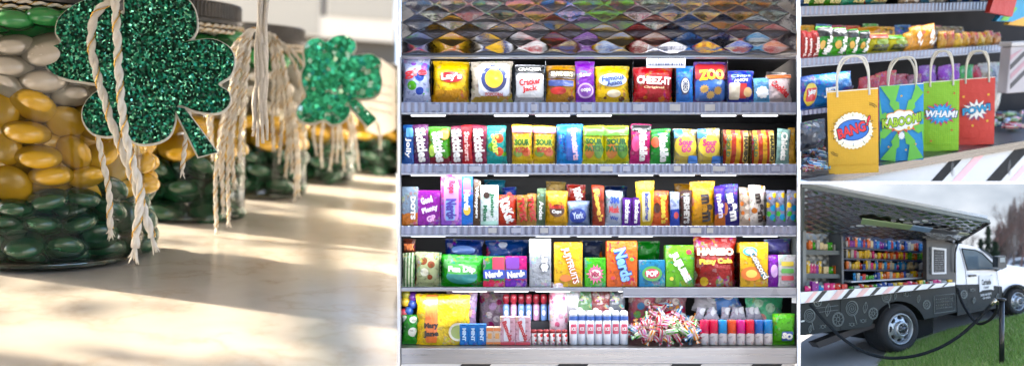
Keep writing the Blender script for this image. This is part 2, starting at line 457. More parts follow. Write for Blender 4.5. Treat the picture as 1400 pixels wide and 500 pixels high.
# front counter
uc = u_(470, .03)
ct = MB(); wedge(ct, B2, XL, XR, -.08, .40, uc-.02, uc-.001); ct.build('counter_top', greysteel, fix_)
lp = MB(); ha2, hb2 = B2.fit(XL, 300, -.085)[0], B2.fit(XR, 300, -.085)[0]
lp.box(ha2, hb2, -.088, -.078, B2.fit(800, 497, -.088)[1], uc-.0005, bev=.002); lp.build('counter_lip', steelm, fix_)
un = MB(); un.box(ha2, hb2, -.070, -.06, u_(540), B2.fit(800, 496.5, -.07)[1]); un.build('striped_panel', mat('#dfe0e2', .4, var=.04), fix_)
for x in (612, 745, 900, 1010):
    a = MB(); p = [B2.loc(x, 520, -.072), B2.loc(x+42, 520, -.072), B2.loc(x+62, 494, -.072), B2.loc(x+22, 494, -.072)]
    a.prism([(v.x, v.y, v.z) for v in p], [(v.x, v.y+.001, v.z) for v in p]); a.build('black_stripe', darkm, fix_)
# side cheeks
for x in (XL, XR):
    c = MB(); f = [(B2.fit(x, 300, d)[0], d) for d in (0.0, .42)]; s = .004 if x == XR else -.004
    lo_, hi = u_(505), u_(78)
    c.prism([(f[0][0], f[0][1], lo_), (f[1][0], f[1][1], lo_), (f[1][0], f[1][1], hi), (f[0][0], f[0][1], hi)],
            [(f[0][0]+s, f[0][1], lo_), (f[1][0]+s, f[1][1], lo_), (f[1][0]+s, f[1][1], hi), (f[0][0]+s, f[0][1], hi)])
    c.build('side_cheek', steelm, fix_)
# quilted mirror hatch over the shelves
def quilt(bay, P0, P1, P2, P3, nu, nv, cell, hgt, du=0):
    """bilinear sheet P0 (h,d,u) bottom left, P1 bottom right, P2 top right, P3 top left with pyramid quilting"""
    P0, P1, P2, P3 = map(Vector, (P0, P1, P2, P3)); n = (P1-P0).cross(P3-P0).normalized()
    W = (P1-P0).length; Hh = (P3-P0).length; mb = MB(); vs = []; fs = []
    for j in range(nv+1):
        for i in range(nu+1):
            a, b = i/nu, j/nv; p = (P0*(1-a)+P1*a)*(1-b)+(P3*(1-a)+P2*a)*b
            x = a*W/cell; y = b*Hh/cell
            s, t = (x+y), (x-y); q = min(abs((s % 1)-.5), .5); w = min(abs((t % 1)-.5), .5)
            e = (1-2*q)*(1-2*w); e2 = max(0, 1-(2*q)**2.2)*max(0, 1-(2*w)**2.2)
            vs.append(p+n*hgt*(e2*.8+e*.2+.10*math.sin(x*2.3+y*5)+.08*math.sin(x*.9-y*3.1)))
    for j in range(nv):
        for i in range(nu):
            a = j*(nu+1)+i; fs.append((a, a+1, a+nu+2, a+nu+1))
    return mb.add(vs, fs, 0, True)
mirror = steel(.10, 'quilted_mirror_steel', (.36, .34, .32), 20, 20)
dA, dB = -.02, -.40
uA = B2.fit(800, 76, dA)[1]; uB = B2.fit(800, -6, dB)[1]
la, ra = B2.fit(XL, 40, dA)[0], B2.fit(XR, 40, dA)[0]; lb, rb = B2.fit(XL, 40, dB)[0], B2.fit(XR, 40, dB)[0]
hatch = quilt(B2, (la, dA, uA), (ra, dA, uA), (rb, dB, uB), (lb, dB, uB), 360, 110, .115, -.0034).build('raised_hatch', mirror, None, B2.mtx())
tag(hatch, 'quilted mirror steel hatch raised above the top candy shelf, reflecting coloured packets', 'hatch')
hr = MB(); hr.box(la, ra, dA-.005, dA+.006, u_(80, dA)+.002, uA-.001, bev=.001); hr.build('hinge_rail', steelm, hatch)

P = lambda *a, **k: package(B2, *a, **k)
V = PI/2   # lettering reading downwards is -V
W_ = '#f2f0ea'; BK = '#141414'
# ---- first shelf
g1 = 'snack bags on the top shelf'
P(550, 588, 78, 140, 'bag', '#b9c4e6', 'translucent lilac sweet bag with red script, leftmost on the top shelf', '#7f86d8', 'candy', ['#c9d4f4', '#3350b0', '#e0e6f8', '#63b34a', '#9c6fd0'], scale=26, texts=[('gie', 0, .62, .8, .22, .1, '#d92a3a')], name='sweet_bag', group=g1)
P(590, 641, 84, 140, 'bag', '#f2c716', 'bright yellow potato crisp bag with red oval logo', '#d99a12', 'split', frac=.30, shapes=[('oval', .02, .60, .62, .26, '#c4232b')], texts=[("Lay's", .02, .60, .54, .2, .06, W_, .04)], name='crisp_bag', cat='crisp bag', group=g1, thick=.06)
P(643, 701, 85, 140, 'bag', '#c8c2b4', 'cream popcorn bag with navy ring and yellow centre', '#b39b58', 'split', frac=.16, shapes=[('rect', .06, .56, .72, .78, '#d6dbea'), ('oval', .06, .58, .60, .66, '#20326e'), ('oval', .06, .58, .42, .46, '#e8ba28')], texts=[("PIRATE'S", .06, .85, .4, .07, 0, W_), ('POPCORN', .06, .20, .4, .08, 0, '#c03a30')], name='popcorn_bag', cat='popcorn bag', group=g1, thick=.05)
P(704, 745, 90, 140, 'bag', '#dfe3ee', 'white caramel popcorn bag with black top and red script', '#14151c', 'plain', shapes=[('rect', 0, .88, .95, .2, '#101218'), ('rect', 0, .45, .9, .62, '#e6e9f2')], texts=[('CRACKER', 0, .88, .75, .09, 0, W_), ('Cracker', 0, .55, .7, .18, .12, '#c8242c', .04), ('Jack', 0, .35, .5, .17, .12, '#c8242c', .04)], name='popcorn_bag', cat='popcorn bag', group=g1)
P(746, 788, 90, 140, 'bag', '#c08a2c', 'golden pretzel bag with brown name panel', '#8d5f1c', 'blobs', ['#6a3a16', '#c89a50', '#3f2410'], frac=.35, shapes=[('rect', 0, .74, .86, .24, '#3b2412'), ('rect', -.02, .50, .8, .16, '#3a4c8c'), ('oval', -.1, .30, .5, .2, '#c8302c')], texts=[("SNYDER'S", 0, .75, .7, .13, 0, '#e8d9a4')], scale=30, name='pretzel_bag', cat='pretzel bag', group=g1)
P(788, 814, 85, 140, 'bag', '#7a35a8', 'tall purple foil pouch with pale circle', '#5d2388', shapes=[('oval', 0, .28, .82, .36, '#c9a9e0'), ('oval', 0, .28, .66, .28, '#8a4ab8')], texts=[('Sour', 0, .66, .6, .1, .1, '#e6d4f2'), ('oops', 0, .28, .5, .10, .1, W_)], name='sweet_pouch', group=g1)
P(815, 862, 91, 140, 'bag', '#efc832', 'yellow cookie bag with pale blue oval', '#6a3c18', 'blobs', ['#6a3c18', '#e8b830', '#8f5a28', '#efc832'], frac=.28, scale=34, shapes=[('oval', 0, .60, .8, .36, '#b8cbe8'), ('oval', .02, .24, .4, .2, '#ead9b8')], texts=[('Famous', 0, .66, .64, .15, .12, '#20408c', .03), ('Amos', .04, .52, .45, .14, .12, '#20408c', .03)], name='cookie_bag', cat='cookie bag', group=g1, thick=.05)
P(866, 921, 92, 140, 'bag', '#b71f2a', 'red cheese cracker bag with white capitals', '#d26a1c', 'blobs', ['#e07a1c', '#c8501a', '#b71f2a', '#f0a040'], frac=.22, scale=34, texts=[('CHEEZ-IT', 0, .60, .84, .22, -.03, W_, .05), ('Original', 0, .40, .5, .08, 0, '#f4e0b0')], name='cracker_bag', cat='cracker bag', group=g1, thick=.05)
P(925, 948, 92, 140, 'bag', '#2a6cc8', 'narrow blue sandwich cookie packet with dark oval', '#4c94dc', shapes=[('oval', 0, .45, .55, .5, '#142a5c'), ('oval', 0, .45, .45, .4, W_)], texts=[('OREO', 0, .45, .30, .3, -V, '#142a5c')], name='cookie_packet', cat='cookie packet', group=g1)
P(950, 993, 85, 140, 'bag', '#2c5ca0', 'animal cookie bag, red above and blue below with big yellow letters', '#b3242c', 'plain', shapes=[('rect', 0, .74, .92, .40, '#a8222a'), ('rect', 0, .30, .92, .5, '#2f64b4'), ('star', -.2, .32, .3, .22, '#d8ac58'), ('star', .22, .28, .3, .22, '#c89a48'), ('star', .0, .18, .28, .2, '#e0b868')], texts=[('ZOO', .02, .66, .8, .26, .05, '#f0c020', .06)], name='cookie_bag', cat='cookie bag', group=g1, thick=.05)
P(994, 1032, 97, 140, 'bag', '#2b3fae', 'royal blue chocolate chip cookie bag with red block', '#2b3fae', shapes=[('rect', -.22, .34, .38, .5, '#d8cdb8'), ('rect', .08, .34, .24, .44, '#c8302c'), ('oval', .24, .3, .3, .3, '#d8b078')], texts=[('Chips', 0, .80, .7, .12, .05, '#a9c0f2'), ('AHOY', .0, .66, .5, .10, .05, W_)], name='cookie_bag', cat='cookie bag', group=g1)
P(1032, 1053, 108, 140, 'bag', '#8fc4ea', 'small pale blue bag with white cloud shape, beside the red scripted bag', '#6aa6da', shapes=[('cloud', 0, .4, .8, .5, '#e8eef6')], texts=[('Grahams', 0, .78, .7, .12, 0, '#2a5ca8')], name='snack_bag', cat='snack bag', group=g1)
P(1050, 1084, 103, 140, 'bag', '#ecdfe0', 'white snack bag with orange top edge and slanting red script', '#e6d2d4', shapes=[('rect', 0, .92, .95, .13, '#d9763a')], texts=[('Cookies', 0, .48, .85, .26, -.7, '#c8242c', .05)], name='snack_bag', cat='snack bag', group=g1)
P(1060, 1088, 92, 118, 'bag', '#8f939a', 'silver foil bag lying behind the red scripted bag, right end of top shelf', '#c3c7cc', metal=.6, name='foil_bag', back=.1, group=g1)
P(590, 624, 76, 100, 'bag', '#26407c', 'dark blue bag standing behind the yellow crisp bag', '#39589c', name='snack_bag', back=.16, group=g1)
P(888, 906, 84, 100, 'bag', '#8c8f98', 'grey foil bag peeking out behind the red cracker bag', '#b7bac2', metal=.5, name='foil_bag', back=.16, group=g1)
P(962, 990, 80, 100, 'bag', '#8c2028', 'dark red bag standing behind the animal cookie bag', '#a83038', name='snack_bag', back=.16, group=g1)
# price card clipped to the header
pc = MB(); h0, u0 = B2.fit(884, 93, -.02); h1, u1 = B2.fit(937, 77, -.02); pc.box(h0, h1, -.021, -.0195, u0, u1)
po = pc.build('price_card', mat('#e8eaf2', .4, var=.03), None, B2.mtx()); tag(po, 'white price card with rows of dark codes clipped above the red cracker bag', 'price card')
rr = random.Random(5); cd = MB()
for j, zz in enumerate((.30, .72)):
    x = h0+.006
    while x < h1-.006:
        wq = rr.uniform(.0015, .005); cd.box(x, x+wq, -.0222, -.0212, u0+(u1-u0)*zz-.004, u0+(u1-u0)*zz+.004); x += wq+rr.uniform(.001, .003)
cd.build('printed_code', mat('#33406c', .5, var=0), po)

# ---- second shelf
g2 = 'candy bags on the second shelf'
P(549, 565, 172, 224, 'bag', '#2a64b4', 'dark blue candy bag, leftmost on the second shelf', '#17407c', shapes=[('rect', .1, .8, .6, .24, '#58a0e0')], texts=[('Jolly', 0, .4, .5, .5, -V, W_)], group=g2)
P(566, 587, 172, 224, 'bag', '#5b1f58', 'dark purple candy bag with big white lettering beside the green one', '#3c1440', texts=[('Skittles', .05, .48, .86, .62, -V+.08, W_, .05)], group=g2)
P(585, 616, 174, 224, 'bag', '#4fa62c', 'lime green candy bag with white lettering and dark red lower corner', '#7a2230', 'split', frac=.18, shapes=[('oval', .25, .78, .4, .3, '#e8923a'), ('oval', -.3, .35, .3, .3, '#b0d048')], texts=[('Skittles', .0, .45, .8, .46, -V+.15, W_, .05)], group=g2)
P(617, 636, 174, 224, 'bag', '#7d1a3a', 'crimson candy bag with white lettering right of the lime green bag', '#4b1038', texts=[('Skittles', -.05, .48, .86, .68, -V+.08, W_, .05)], group=g2)
P(633, 646, 173, 224, 'bag', '#c8242c', 'slim bright red fruit chew bag', '#a01a22', texts=[('Starburst', 0, .45, .75, .5, -V, '#f6c8c0', .03)], group=g2)
P(645, 665, 173, 224, 'bag', '#8f1f3c', 'maroon candy bag with white lettering left of the teal bag', '#4b1038', texts=[('Skittles', 0, .48, .86, .66, -V+.1, W_, .05)], group=g2)
P(664, 693, 173, 224, 'bag', '#38a8a0', 'teal candy bag scattered with red and blue dots', '#2a8f96', 'candy', ['#38a8a0', '#e06a50', '#46b0c8', '#7cc04a', '#38a8a0'], scale=26, texts=[('Sour', 0, .5, .55, .34, -V+.1, '#d9e85a', .04)], group=g2)
for a, b, t, cc in ((700, 728, 172, 'pink edged'), (728, 759, 173, 'wider pink edged')):
    P(a, b, t, 224, 'bag', '#e0cf22', 'yellow sour gummy bag with pink top, '+('left one of the pair' if a == 700 else 'right one of the pair'), '#e87a9c', 'plain', shapes=[('rect', 0, .88, .95, .16, '#ea7aa0'), ('star', 0, .5, .9, .5, '#e6d82c'), ('oval', -.2, .28, .4, .2, '#7a9c30'), ('oval', .2, .3, .4, .2, '#d86a3a')], texts=[('SOUR', 0, .55, .7, .16, 0, '#2c7a2c', .05), ('KIDS', 0, .36, .6, .14, 0, '#c04020', .05)], group=g2)
P(761, 797, 171, 224, 'bag', '#5aa4e6', 'sky blue chewy sweet bag with pink and navy lettering', '#4a8ed8', shapes=[('rect', .02, .5, .3, .8, '#3a6cc8')], texts=[('Sweetarts', .2, .5, .8, .26, -V+.1, '#f2c4dc', .05), ('Chewy', -.22, .5, .5, .16, -V+.1, '#1f3f98', .04)], group=g2)
for a, b, t, cc in ((797, 826, 173, 'left one of the pair'), (826, 861, 173, 'right one of the pair')):
    P(a, b, t, 224, 'bag', '#dcc820', 'yellow sour gummy bag with lime green top, '+cc, '#63b02c', shapes=[('rect', 0, .85, .95, .22, '#5cb42c'), ('oval', -.2, .35, .42, .4, '#c87a2a'), ('oval', .22, .35, .42, .4, '#5a9430')], texts=[('SOUR', 0, .58, .75, .15, 0, '#1d5a1e', .06), ('PATCH', 0, .40, .8, .15, 0, '#27641f', .06)], group=g2)
P(836, 862, 167, 190, 'bag', '#54b83a', 'green bag standing taller behind the sour gummy bags', '#6ac84a', back=.14, group=g2)
P(862, 889, 171, 224, 'bag', '#c81f72', 'magenta candy bag with black top', '#a01860', shapes=[('rect', 0, .90, .95, .16, BK), ('oval', -.25, .5, .4, .4, '#e2508c')], texts=[('Mike&Ike', .1, .45, .76, .4, -V+.06, W_, .05)], group=g2)
P(890, 918, 177, 224, 'bag', '#2f9e3c', 'grass green candy bag with white lettering, right of the magenta bag', '#1d7c2c', shapes=[('oval', -.25, .6, .4, .3, '#e0603a')], texts=[('Mike&Ike', .12, .45, .8, .42, -V+.06, W_, .05)], group=g2)
for a, b, cc in ((922, 954, 'left one'), (955, 986, 'right one')):
    P(a, b, 177, 224, 'bag', '#e8c828', 'blue cornered yellow bag with pink round lettering, %s of the two' % cc, '#4a8ce0', shapes=[('rect', -.3, .86, .4, .26, '#3f84d8'), ('oval', .0, .5, .92, .62, '#ecd040'), ('rect', .3, .12, .4, .2, '#3f84d8')], texts=[('Sour', 0, .60, .6, .2, 0, '#d8407c', .05), ('GO', 0, .40, .4, .2, 0, '#d8407c', .06)], group=g2)
for a, b, cc in ((988, 1024, 'left one of the two'), (1027, 1061, 'right one of the two')):
    P(a, b, 179, 224, 'bag', '#cf9f30', 'gold gummy bag with pink stripes and dark sideways capitals, '+cc, '#b04a3c', 'stripes', scale=19, shapes=[('rect', .36, .5, .22, .86, '#dfc060')], texts=[('HARIBO', .36, .45, .74, .17, -V, '#1c1a18', .05), ('GOLD', -.3, .5, .6, .14, -V, '#3a6a30', .04)], group=g2)
P(1062, 1079, 178, 224, 'bag', '#9fc0b8', 'grey green candy packet with white sideways lettering', '#6f9a98', texts=[('Chiclets', 0, .5, .8, .5, -V, W_, .05)], group=g2)
P(1080, 1089, 176, 224, 'bag', '#c8983c', 'narrow golden packet, rightmost on the second shelf', '#8f6420', group=g2)

# ---- third shelf
g3 = 'candy packs on the third shelf'
P(549, 571, 257, 308, 'box', '#8fa0b0', 'grey gumdrop carton with orange fruit corner', '#cf7a34', 'split', frac=.3, texts=[('DOTS', .2, .45, .6, .3, -V, W_, .06)], cat='candy box', name='candy_box', group=g3)
P(571, 602, 262, 308, 'box', '#8c2c98', 'purple candy carton with tilted pale letters', '#a83ab0', texts=[('Good', -.1, .72, .5, .2, .3, '#f0d8f0', .06), ('Plenty', .05, .45, .7, .2, .3, '#f0d8f0', .06), ('GP', .1, .2, .4, .18, .3, '#e8b0e0', .06)], cat='candy box', name='candy_box', group=g3)
P(603, 631, 240, 308, 'box', '#d070a8', 'tall pink and lilac candy carton', '#a878d0', 'split', frac=.45, shapes=[('rect', 0, .5, .7, .8, '#c888c8'), ('rect', -.05, .3, .45, .4, '#90b8e8')], texts=[('Nerds', 0, .32, .4, .5, -V, '#4a3a98', .06), ('Rope', 0, .75, .25, .4, -V, '#b02848', .05)], cat='candy box', name='candy_box', group=g3)
P(631, 646, 241, 308, 'box', '#3f6cc0', 'tall narrow blue candy carton next to the pink one', '#5a9ad8', shapes=[('rect', 0, .75, .6, .3, '#d0609c'), ('oval', 0, .3, .6, .2, '#e8c040')], texts=[('Nerds', 0, .5, .4, .5, -V, W_, .05)], cat='candy box', name='candy_box', group=g3)
P(647, 656, 247, 308, 'bag', '#5a4434', 'thin brown and cream candy bar packet', '#b09c84', 'blobs', ['#5a4434', '#c8b498', '#2a1c14'], frac=1, scale=40, texts=[('Whoppers', 0, .5, .7, .5, -V, W_, .04)], group=g3)
P(657, 681, 255, 308, 'box', '#e4ecea', 'white mint carton with dark green lettering', '#cfe0d8', shapes=[('oval', -.15, .75, .35, .16, '#3b241a'), ('rect', .0, .06, .9, .1, '#a8d0c0')], texts=[('Junior', .15, .50, .62, .26, -V, '#157048', .05), ('Mints', -.22, .30, .4, .22, -V, '#157048', .05)], cat='candy box', name='candy_box', group=g3)
P(660, 690, 243, 262, 'bag', '#3c7890', 'dark teal bag lying behind the white mint carton', '#28566c', back=.14, group=g3)
P(687, 706, 254, 275, 'bag', '#2c3c90', 'small navy bag with red dot behind the wafer bar bag', '#20306c', shapes=[('oval', 0, .5, .4, .4, '#c83030')], back=.12, group=g3)
P(681, 706, 268, 308, 'bag', '#c42c1e', 'red orange wafer bar bag with tilted white letters', '#d8501e', texts=[('KitKat', 0, .48, .8, .55, -V+.35, W_, .05)], group=g3)
P(707, 721, 268, 308, 'bag', '#b08a5a', 'tan caramel cookie bar with red letters, left of its pair', '#94683c', texts=[('TWIX', 0, .5, .8, .62, -V+.15, '#b82018', .07)], group=g3)
P(721, 733, 266, 308, 'bag', '#c09a68', 'tan caramel cookie bar with red letters, right of its pair', '#8f6436', texts=[('TWIX', 0, .5, .8, .62, -V+.15, '#b82018', .07)], group=g3)
P(734, 745, 259, 308, 'bag', '#4a6040', 'narrow dark green mint bar', '#8fa888', texts=[('Andes', 0, .4, .5, .5, -V, W_, .04)], group=g3)
P(748, 776, 246, 266, 'bag', '#b8a070', 'beige bag standing behind the yellow peanut cup bag', '#8c7448', back=.12, group=g3)
P(745, 777, 262, 308, 'bag', '#eab020', 'yellow peanut candy bag with red letters and dark oval', '#d89414', shapes=[('oval', .02, .42, .62, .36, '#5a3414')], texts=[("Reese's", .0, .55, .6, .16, 0, '#c82818', .04), ('Cups', 0, .38, .4, .12, 0, W_, .03)], group=g3)
P(777, 803, 252, 280, 'bag', '#9c281e', 'dark red chocolate bag above the silver blue one', '#5a1c14', texts=[('KitKat', .1, .5, .7, .4, -V+.3, W_, .05)], back=.06, group=g3)
P(777, 807, 276, 308, 'bag', '#7c90b8', 'silver bag with royal blue patch, below the dark red bag', '#c0c8d4', metal=.3, shapes=[('oval', -.05, .4, .75, .6, '#2440a0')], texts=[('York', -.05, .42, .5, .28, .08, '#c8d4f0', .05)], group=g3)
P(811, 827, 255, 308, 'bag', '#b0442c', 'brick orange peanut stick bag with yellow letters', '#7c2c1c', texts=[("Reese's", 0, .5, .8, .5, -V+.12, '#f0c040', .06)], group=g3)
P(828, 851, 262, 308, 'bag', '#b4bcc8', 'silver nougat bar bag with red and blue lettering', '#8c96a8', metal=.35, texts=[('3M', 0, .72, .5, .2, 0, '#2848a0', .06), ('Musk', 0, .45, .6, .2, 0, '#c03030', .05), ('Way', 0, .2, .5, .14, 0, '#2848a0', .05)], group=g3)
P(832, 864, 252, 272, 'bag', '#1f2a4c', 'black and navy bag behind the purple bars', '#101426', back=.12, group=g3)
P(851, 863, 272, 308, 'bag', '#6c3c9c', 'purple peanut bar with pale letters, left of its pair', '#4c2878', texts=[('Snickers', 0, .5, .84, .5, -V, W_, .05)], group=g3)
P(864, 875, 272, 308, 'bag', '#74449c', 'purple peanut bar with pale letters, right of its pair', '#482470', texts=[('Snickers', 0, .5, .84, .5, -V, W_, .05)], group=g3)
P(871, 896, 249, 308, 'bag', '#e8c41c', 'tall yellow butter crunch bag with blue sideways lettering', '#d8a814', shapes=[('rect', .02, .42, .45, .66, '#e8dca0')], texts=[('Butterfinger', .02, .42, .62, .28, -V, '#2440a0', .04)], group=g3)
P(892, 916, 262, 308, 'bag', '#dc5a12', 'orange peanut cup bag with dark sideways script', '#c84808', shapes=[('oval', -.2, .5, .35, .3, '#4a2410')], texts=[("Reese's", .18, .45, .8, .36, -V, '#f2cf30', .05)], group=g3)
P(917, 929, 264, 308, 'bag', '#b4c0dc', 'narrow white and blue bar with red dots', '#4c5ca8', 'split', frac=.5, shapes=[('oval', .1, .3, .5, .2, '#c83838')], group=g3)
P(931, 946, 262, 308, 'bag', '#4a2c24', 'chocolate brown bar with grey sideways capitals', '#341c16', texts=[("HERSHEY'S", 0, .48, .86, .5, -V, '#b8b4ae', .06)], group=g3)
P(932, 960, 249, 268, 'bag', '#a87a24', 'ochre bag behind the brown bar', '#7a5414', back=.12, group=g3)
P(944, 978, 249, 308, 'bag', '#e8a81c', 'golden yellow chocolate candy bag with big dark letters', '#dc9410', texts=[('m&m', .16, .40, .62, .44, -V+.12, '#2c1c14', .06)], group=g3, thick=.05)
P(978, 992, 256, 308, 'bag', '#4c3c9c', 'violet candy bag with orange streak, slimmer of the two violet bags', '#c87030', 'split', frac=.3, texts=[('m&m', 0, .5, .6, .55, -V+.1, '#e0d8f0', .05)], group=g3)
P(988, 1012, 253, 308, 'bag', '#2c2484', 'deep violet chocolate candy bag with white letters', '#201860', shapes=[('oval', -.3, .4, .25, .3, '#c86a38')], texts=[('m&m', .1, .44, .66, .5, -V+.15, W_, .06)], group=g3)
P(1012, 1026, 258, 308, 'bag', '#b8a898', 'narrow beige bag with orange marks next to the white candy bag', '#5a3828', 'blobs', ['#e8e0d4', '#d8783a', '#5a3828'], frac=1, scale=36, group=g3)
P(1024, 1046, 255, 308, 'bag', '#e2dcd4', 'white chocolate candy bag speckled brown with dark letters', '#b0a090', 'blobs', ['#6a4030', '#e2dcd4', '#c87838', '#e2dcd4'], frac=1, scale=30, texts=[('m&m', .16, .45, .72, .44, -V+.15, '#2a1a16', .06)], group=g3)
tubpal = ['#e84878', '#48a8d8', '#f0c838', '#68c060', '#e88048']
for i, x in enumerate((1047, 1061, 1075)):
    P(x, x+13.5, 262, 308, 'bag', '#8c90a8', 'clear bag of bright candy balls, %s on the third shelf' % ('third from the right end', 'second from the right end', 'rightmost')[i], '#60647c', 'candy', tubpal, scale=38, name='ball_bag', group=g3)

# ---- fourth shelf
g4 = 'candy packs on the fourth shelf'
P(549, 566, 328, 348, 'bag', '#5c2818', 'dark brown bag with orange letters lying on top of the green striped bag', '#3c1810', texts=[('TWIX', 0, .5, .8, .4, 0, '#e07838', .06)], back=.03, group=g4)
P(549, 566, 347, 392, 'bag', '#486c3c', 'green striped bag, leftmost on the fourth shelf', '#c8d0b0', 'stripes', scale=26, group=g4)
P(567, 602, 346, 392, 'bag', '#a8b088', 'clear bag of pale green and brown sticks', '#78804c', 'candy', ['#c8d0a0', '#8c4c34', '#e0e0cc', '#7a9040'], scale=30, name='sweet_bag', group=g4)
P(603, 658, 328, 362, 'bag', '#2c3c78', 'long navy bag with pale logo lying behind the green powder candy bag', '#182450', shapes=[('oval', 0, .6, .6, .35, '#5878b8')], back=.12, group=g4)
P(601, 661, 350, 392, 'bag', '#48b040', 'wide green powder candy bag with white lettering', '#2c8c3c', shapes=[('oval', 0, .35, .7, .5, '#3a9c98'), ('rect', 0, .58, .66, .30, '#58c04c')], texts=[('Fun Dip', 0, .56, .62, .24, 0, W_, .06)], group=g4, thick=.06)
P(662, 725, 329, 360, 'bag', '#24407c', 'blue crinkled bag behind the pair of square boxes', '#5c7cb8', 'blobs', ['#3c5ca0', '#a83c50', '#c8d0e0', '#1c2c5c'], frac=1, scale=22, back=.12, group=g4)
P(661, 690, 352, 392, 'box', '#2c9048', 'green box with white lettering on a blue base', '#d03c58', 'split', frac=.2, shapes=[('rect', .2, .75, .55, .45, '#c83c58'), ('rect', 0, .42, .98, .3, '#2c4cb0')], texts=[('Nerds', 0, .42, .8, .22, .12, W_, .06)], cat='candy box', name='candy_box', group=g4)
P(691, 720, 352, 392, 'box', '#d85890', 'pink box with white lettering on a blue base', '#7c4cb0', 'split', frac=.22, shapes=[('rect', -.15, .78, .6, .38, '#7c3ca8'), ('rect', 0, .42, .98, .3, '#2c4cb0')], texts=[('Nerds', 0, .42, .8, .22, .12, W_, .06)], cat='candy box', name='candy_box', group=g4)
P(724, 753, 328, 392, 'box', '#a4a8ac', 'tall pale grey box with white sideways letters', '#c4c8cc', shapes=[('oval', .2, .42, .5, .18, '#5c6068'), ('oval', .2, .42, .36, .12, '#d8dadc')], texts=[('SIXLETS', .2, .62, .6, .26, -V, '#e8eaec', .08)], cat='candy box', name='candy_box', group=g4)
P(758, 796, 333, 392, 'box', '#e8b820', 'tall yellow box with tilted red outlined lettering', '#d8a010', shapes=[('oval', -.1, .2, .4, .16, '#e07828')], texts=[('JUJYFRUITS', .06, .48, .84, .3, -V+.3, '#c03020', .09), ('JUJYFRUITS', .06, .48, .84, .28, -V+.3, '#f8f0e0', .02)], cat='candy box', name='candy_box', group=g4)
P(800, 828, 354, 392, 'box', '#58b840', 'small lime box with pink starburst', '#48a034', shapes=[('burst', 0, .45, .9, .7, '#e06890'), ('oval', 0, .45, .5, .3, '#f0d8c8')], texts=[('Mix', 0, .45, .4, .2, .1, '#b02858', .06)], cat='candy box', name='candy_box', group=g4)
P(797, 829, 330, 356, 'bag', '#242c44', 'nearly black bag with orange specks behind the small lime box', '#101420', 'blobs', ['#c86838', '#242c44', '#14182a', '#3c5c90'], frac=1, scale=24, back=.12, group=g4)
P(830, 871, 331, 392, 'box', '#e8681c', 'large orange box with leaning blue lettering', '#dc5410', shapes=[('oval', -.3, .8, .14, .08, '#e8c030'), ('oval', .32, .6, .14, .08, '#58b040'), ('oval', -.3, .2, .14, .08, '#c83048')], texts=[('Nerds', .04, .48, .74, .42, -V+.25, '#1c3888', .14), ('Nerds', .04, .48, .72, .38, -V+.25, '#7cb4ec', .04)], cat='candy box', name='candy_box', group=g4)
P(874, 911, 331, 360, 'bag', '#2c7830', 'dark green bag standing behind the small blue box', '#3c9438', 'blobs', ['#2c7830', '#50b040', '#1c5420'], frac=1, scale=20, back=.12, group=g4)
P(874, 909, 357, 392, 'box', '#2c78b8', 'small blue box with green rim and a red badge', '#2c9060', shapes=[('oval', 0, .5, .76, .56, '#48a040'), ('oval', 0, .5, .56, .36, '#c8344c')], texts=[('POP', 0, .5, .44, .22, .06, W_, .06)], cat='candy box', name='candy_box', group=g4)
P(911, 948, 337, 392, 'box', '#6cb82c', 'tall lime green box with diagonal white letters and red dot', '#58a424', shapes=[('oval', .32, .84, .2, .12, '#c83040'), ('oval', -.3, .2, .14, .09, '#e8c838'), ('oval', .3, .3, .1, .07, '#e87830')], texts=[('JUJUBE', .0, .48, .78, .32, -V+.5, W_, .08)], cat='candy box', name='candy_box', group=g4)
P(950, 1009, 325, 392, 'stand', '#8c1c1c', 'big dark red gummy pouch with gold lettering', '#6c1414', 'blobs', ['#c8a83c', '#5a6c38', '#b8b0a0', '#3c3428', '#d0c8b4'], frac=.36, scale=22, shapes=[], texts=[('HARIBO', 0, .70, .84, .15, 0, '#ecd9b0', .07), ('Fizzy Cola', 0, .50, .76, .13, .04, '#ecc040', .05)], group=g4, thick=.07, name='candy_pouch')
P(1012, 1050, 333, 392, 'box', '#e8bc30', 'tall yellow box with teal and orange circles', '#dca41c', shapes=[('oval', -.15, .8, .5, .2, '#4898b0'), ('oval', -.15, .8, .3, .12, '#e8d8a0'), ('oval', -.1, .3, .75, .32, '#e87828'), ('oval', -.1, .3, .4, .18, '#f0d060'), ('oval', .32, .28, .22, .12, '#48a8b8')], texts=[('Concord', .16, .5, .7, .26, -V+.5, '#2c3c6c', .09), ('Concord', .16, .5, .68, .22, -V+.5, '#f4f0e0', .03)], cat='candy box', name='candy_box', group=g4)
P(1051, 1088, 328, 350, 'bag', '#4c4c78', 'dusky purple bag lying on top of the white cornered pack', '#6c70a0', 'blobs', ['#4c4c78', '#8488b4', '#2c2c50'], frac=1, scale=24, back=.04, group=g4)
P(1051, 1066, 350, 392, 'bag', '#8c50b0', 'purple gum packet beside the white cornered pack', '#6c3890', shapes=[('oval', 0, .5, .6, .4, '#c8a0dc')], group=g4)
P(1065, 1088, 350, 392, 'box', '#d8d8dc', 'white pack with yellow, green and red bars, rightmost on the fourth shelf', '#c0c4c8', shapes=[('rect', 0, .72, .7, .14, '#e0c840'), ('rect', 0, .5, .7, .14, '#60b050'), ('rect', 0, .28, .7, .14, '#d04858')], cat='gum pack', name='gum_pack', group=g4)

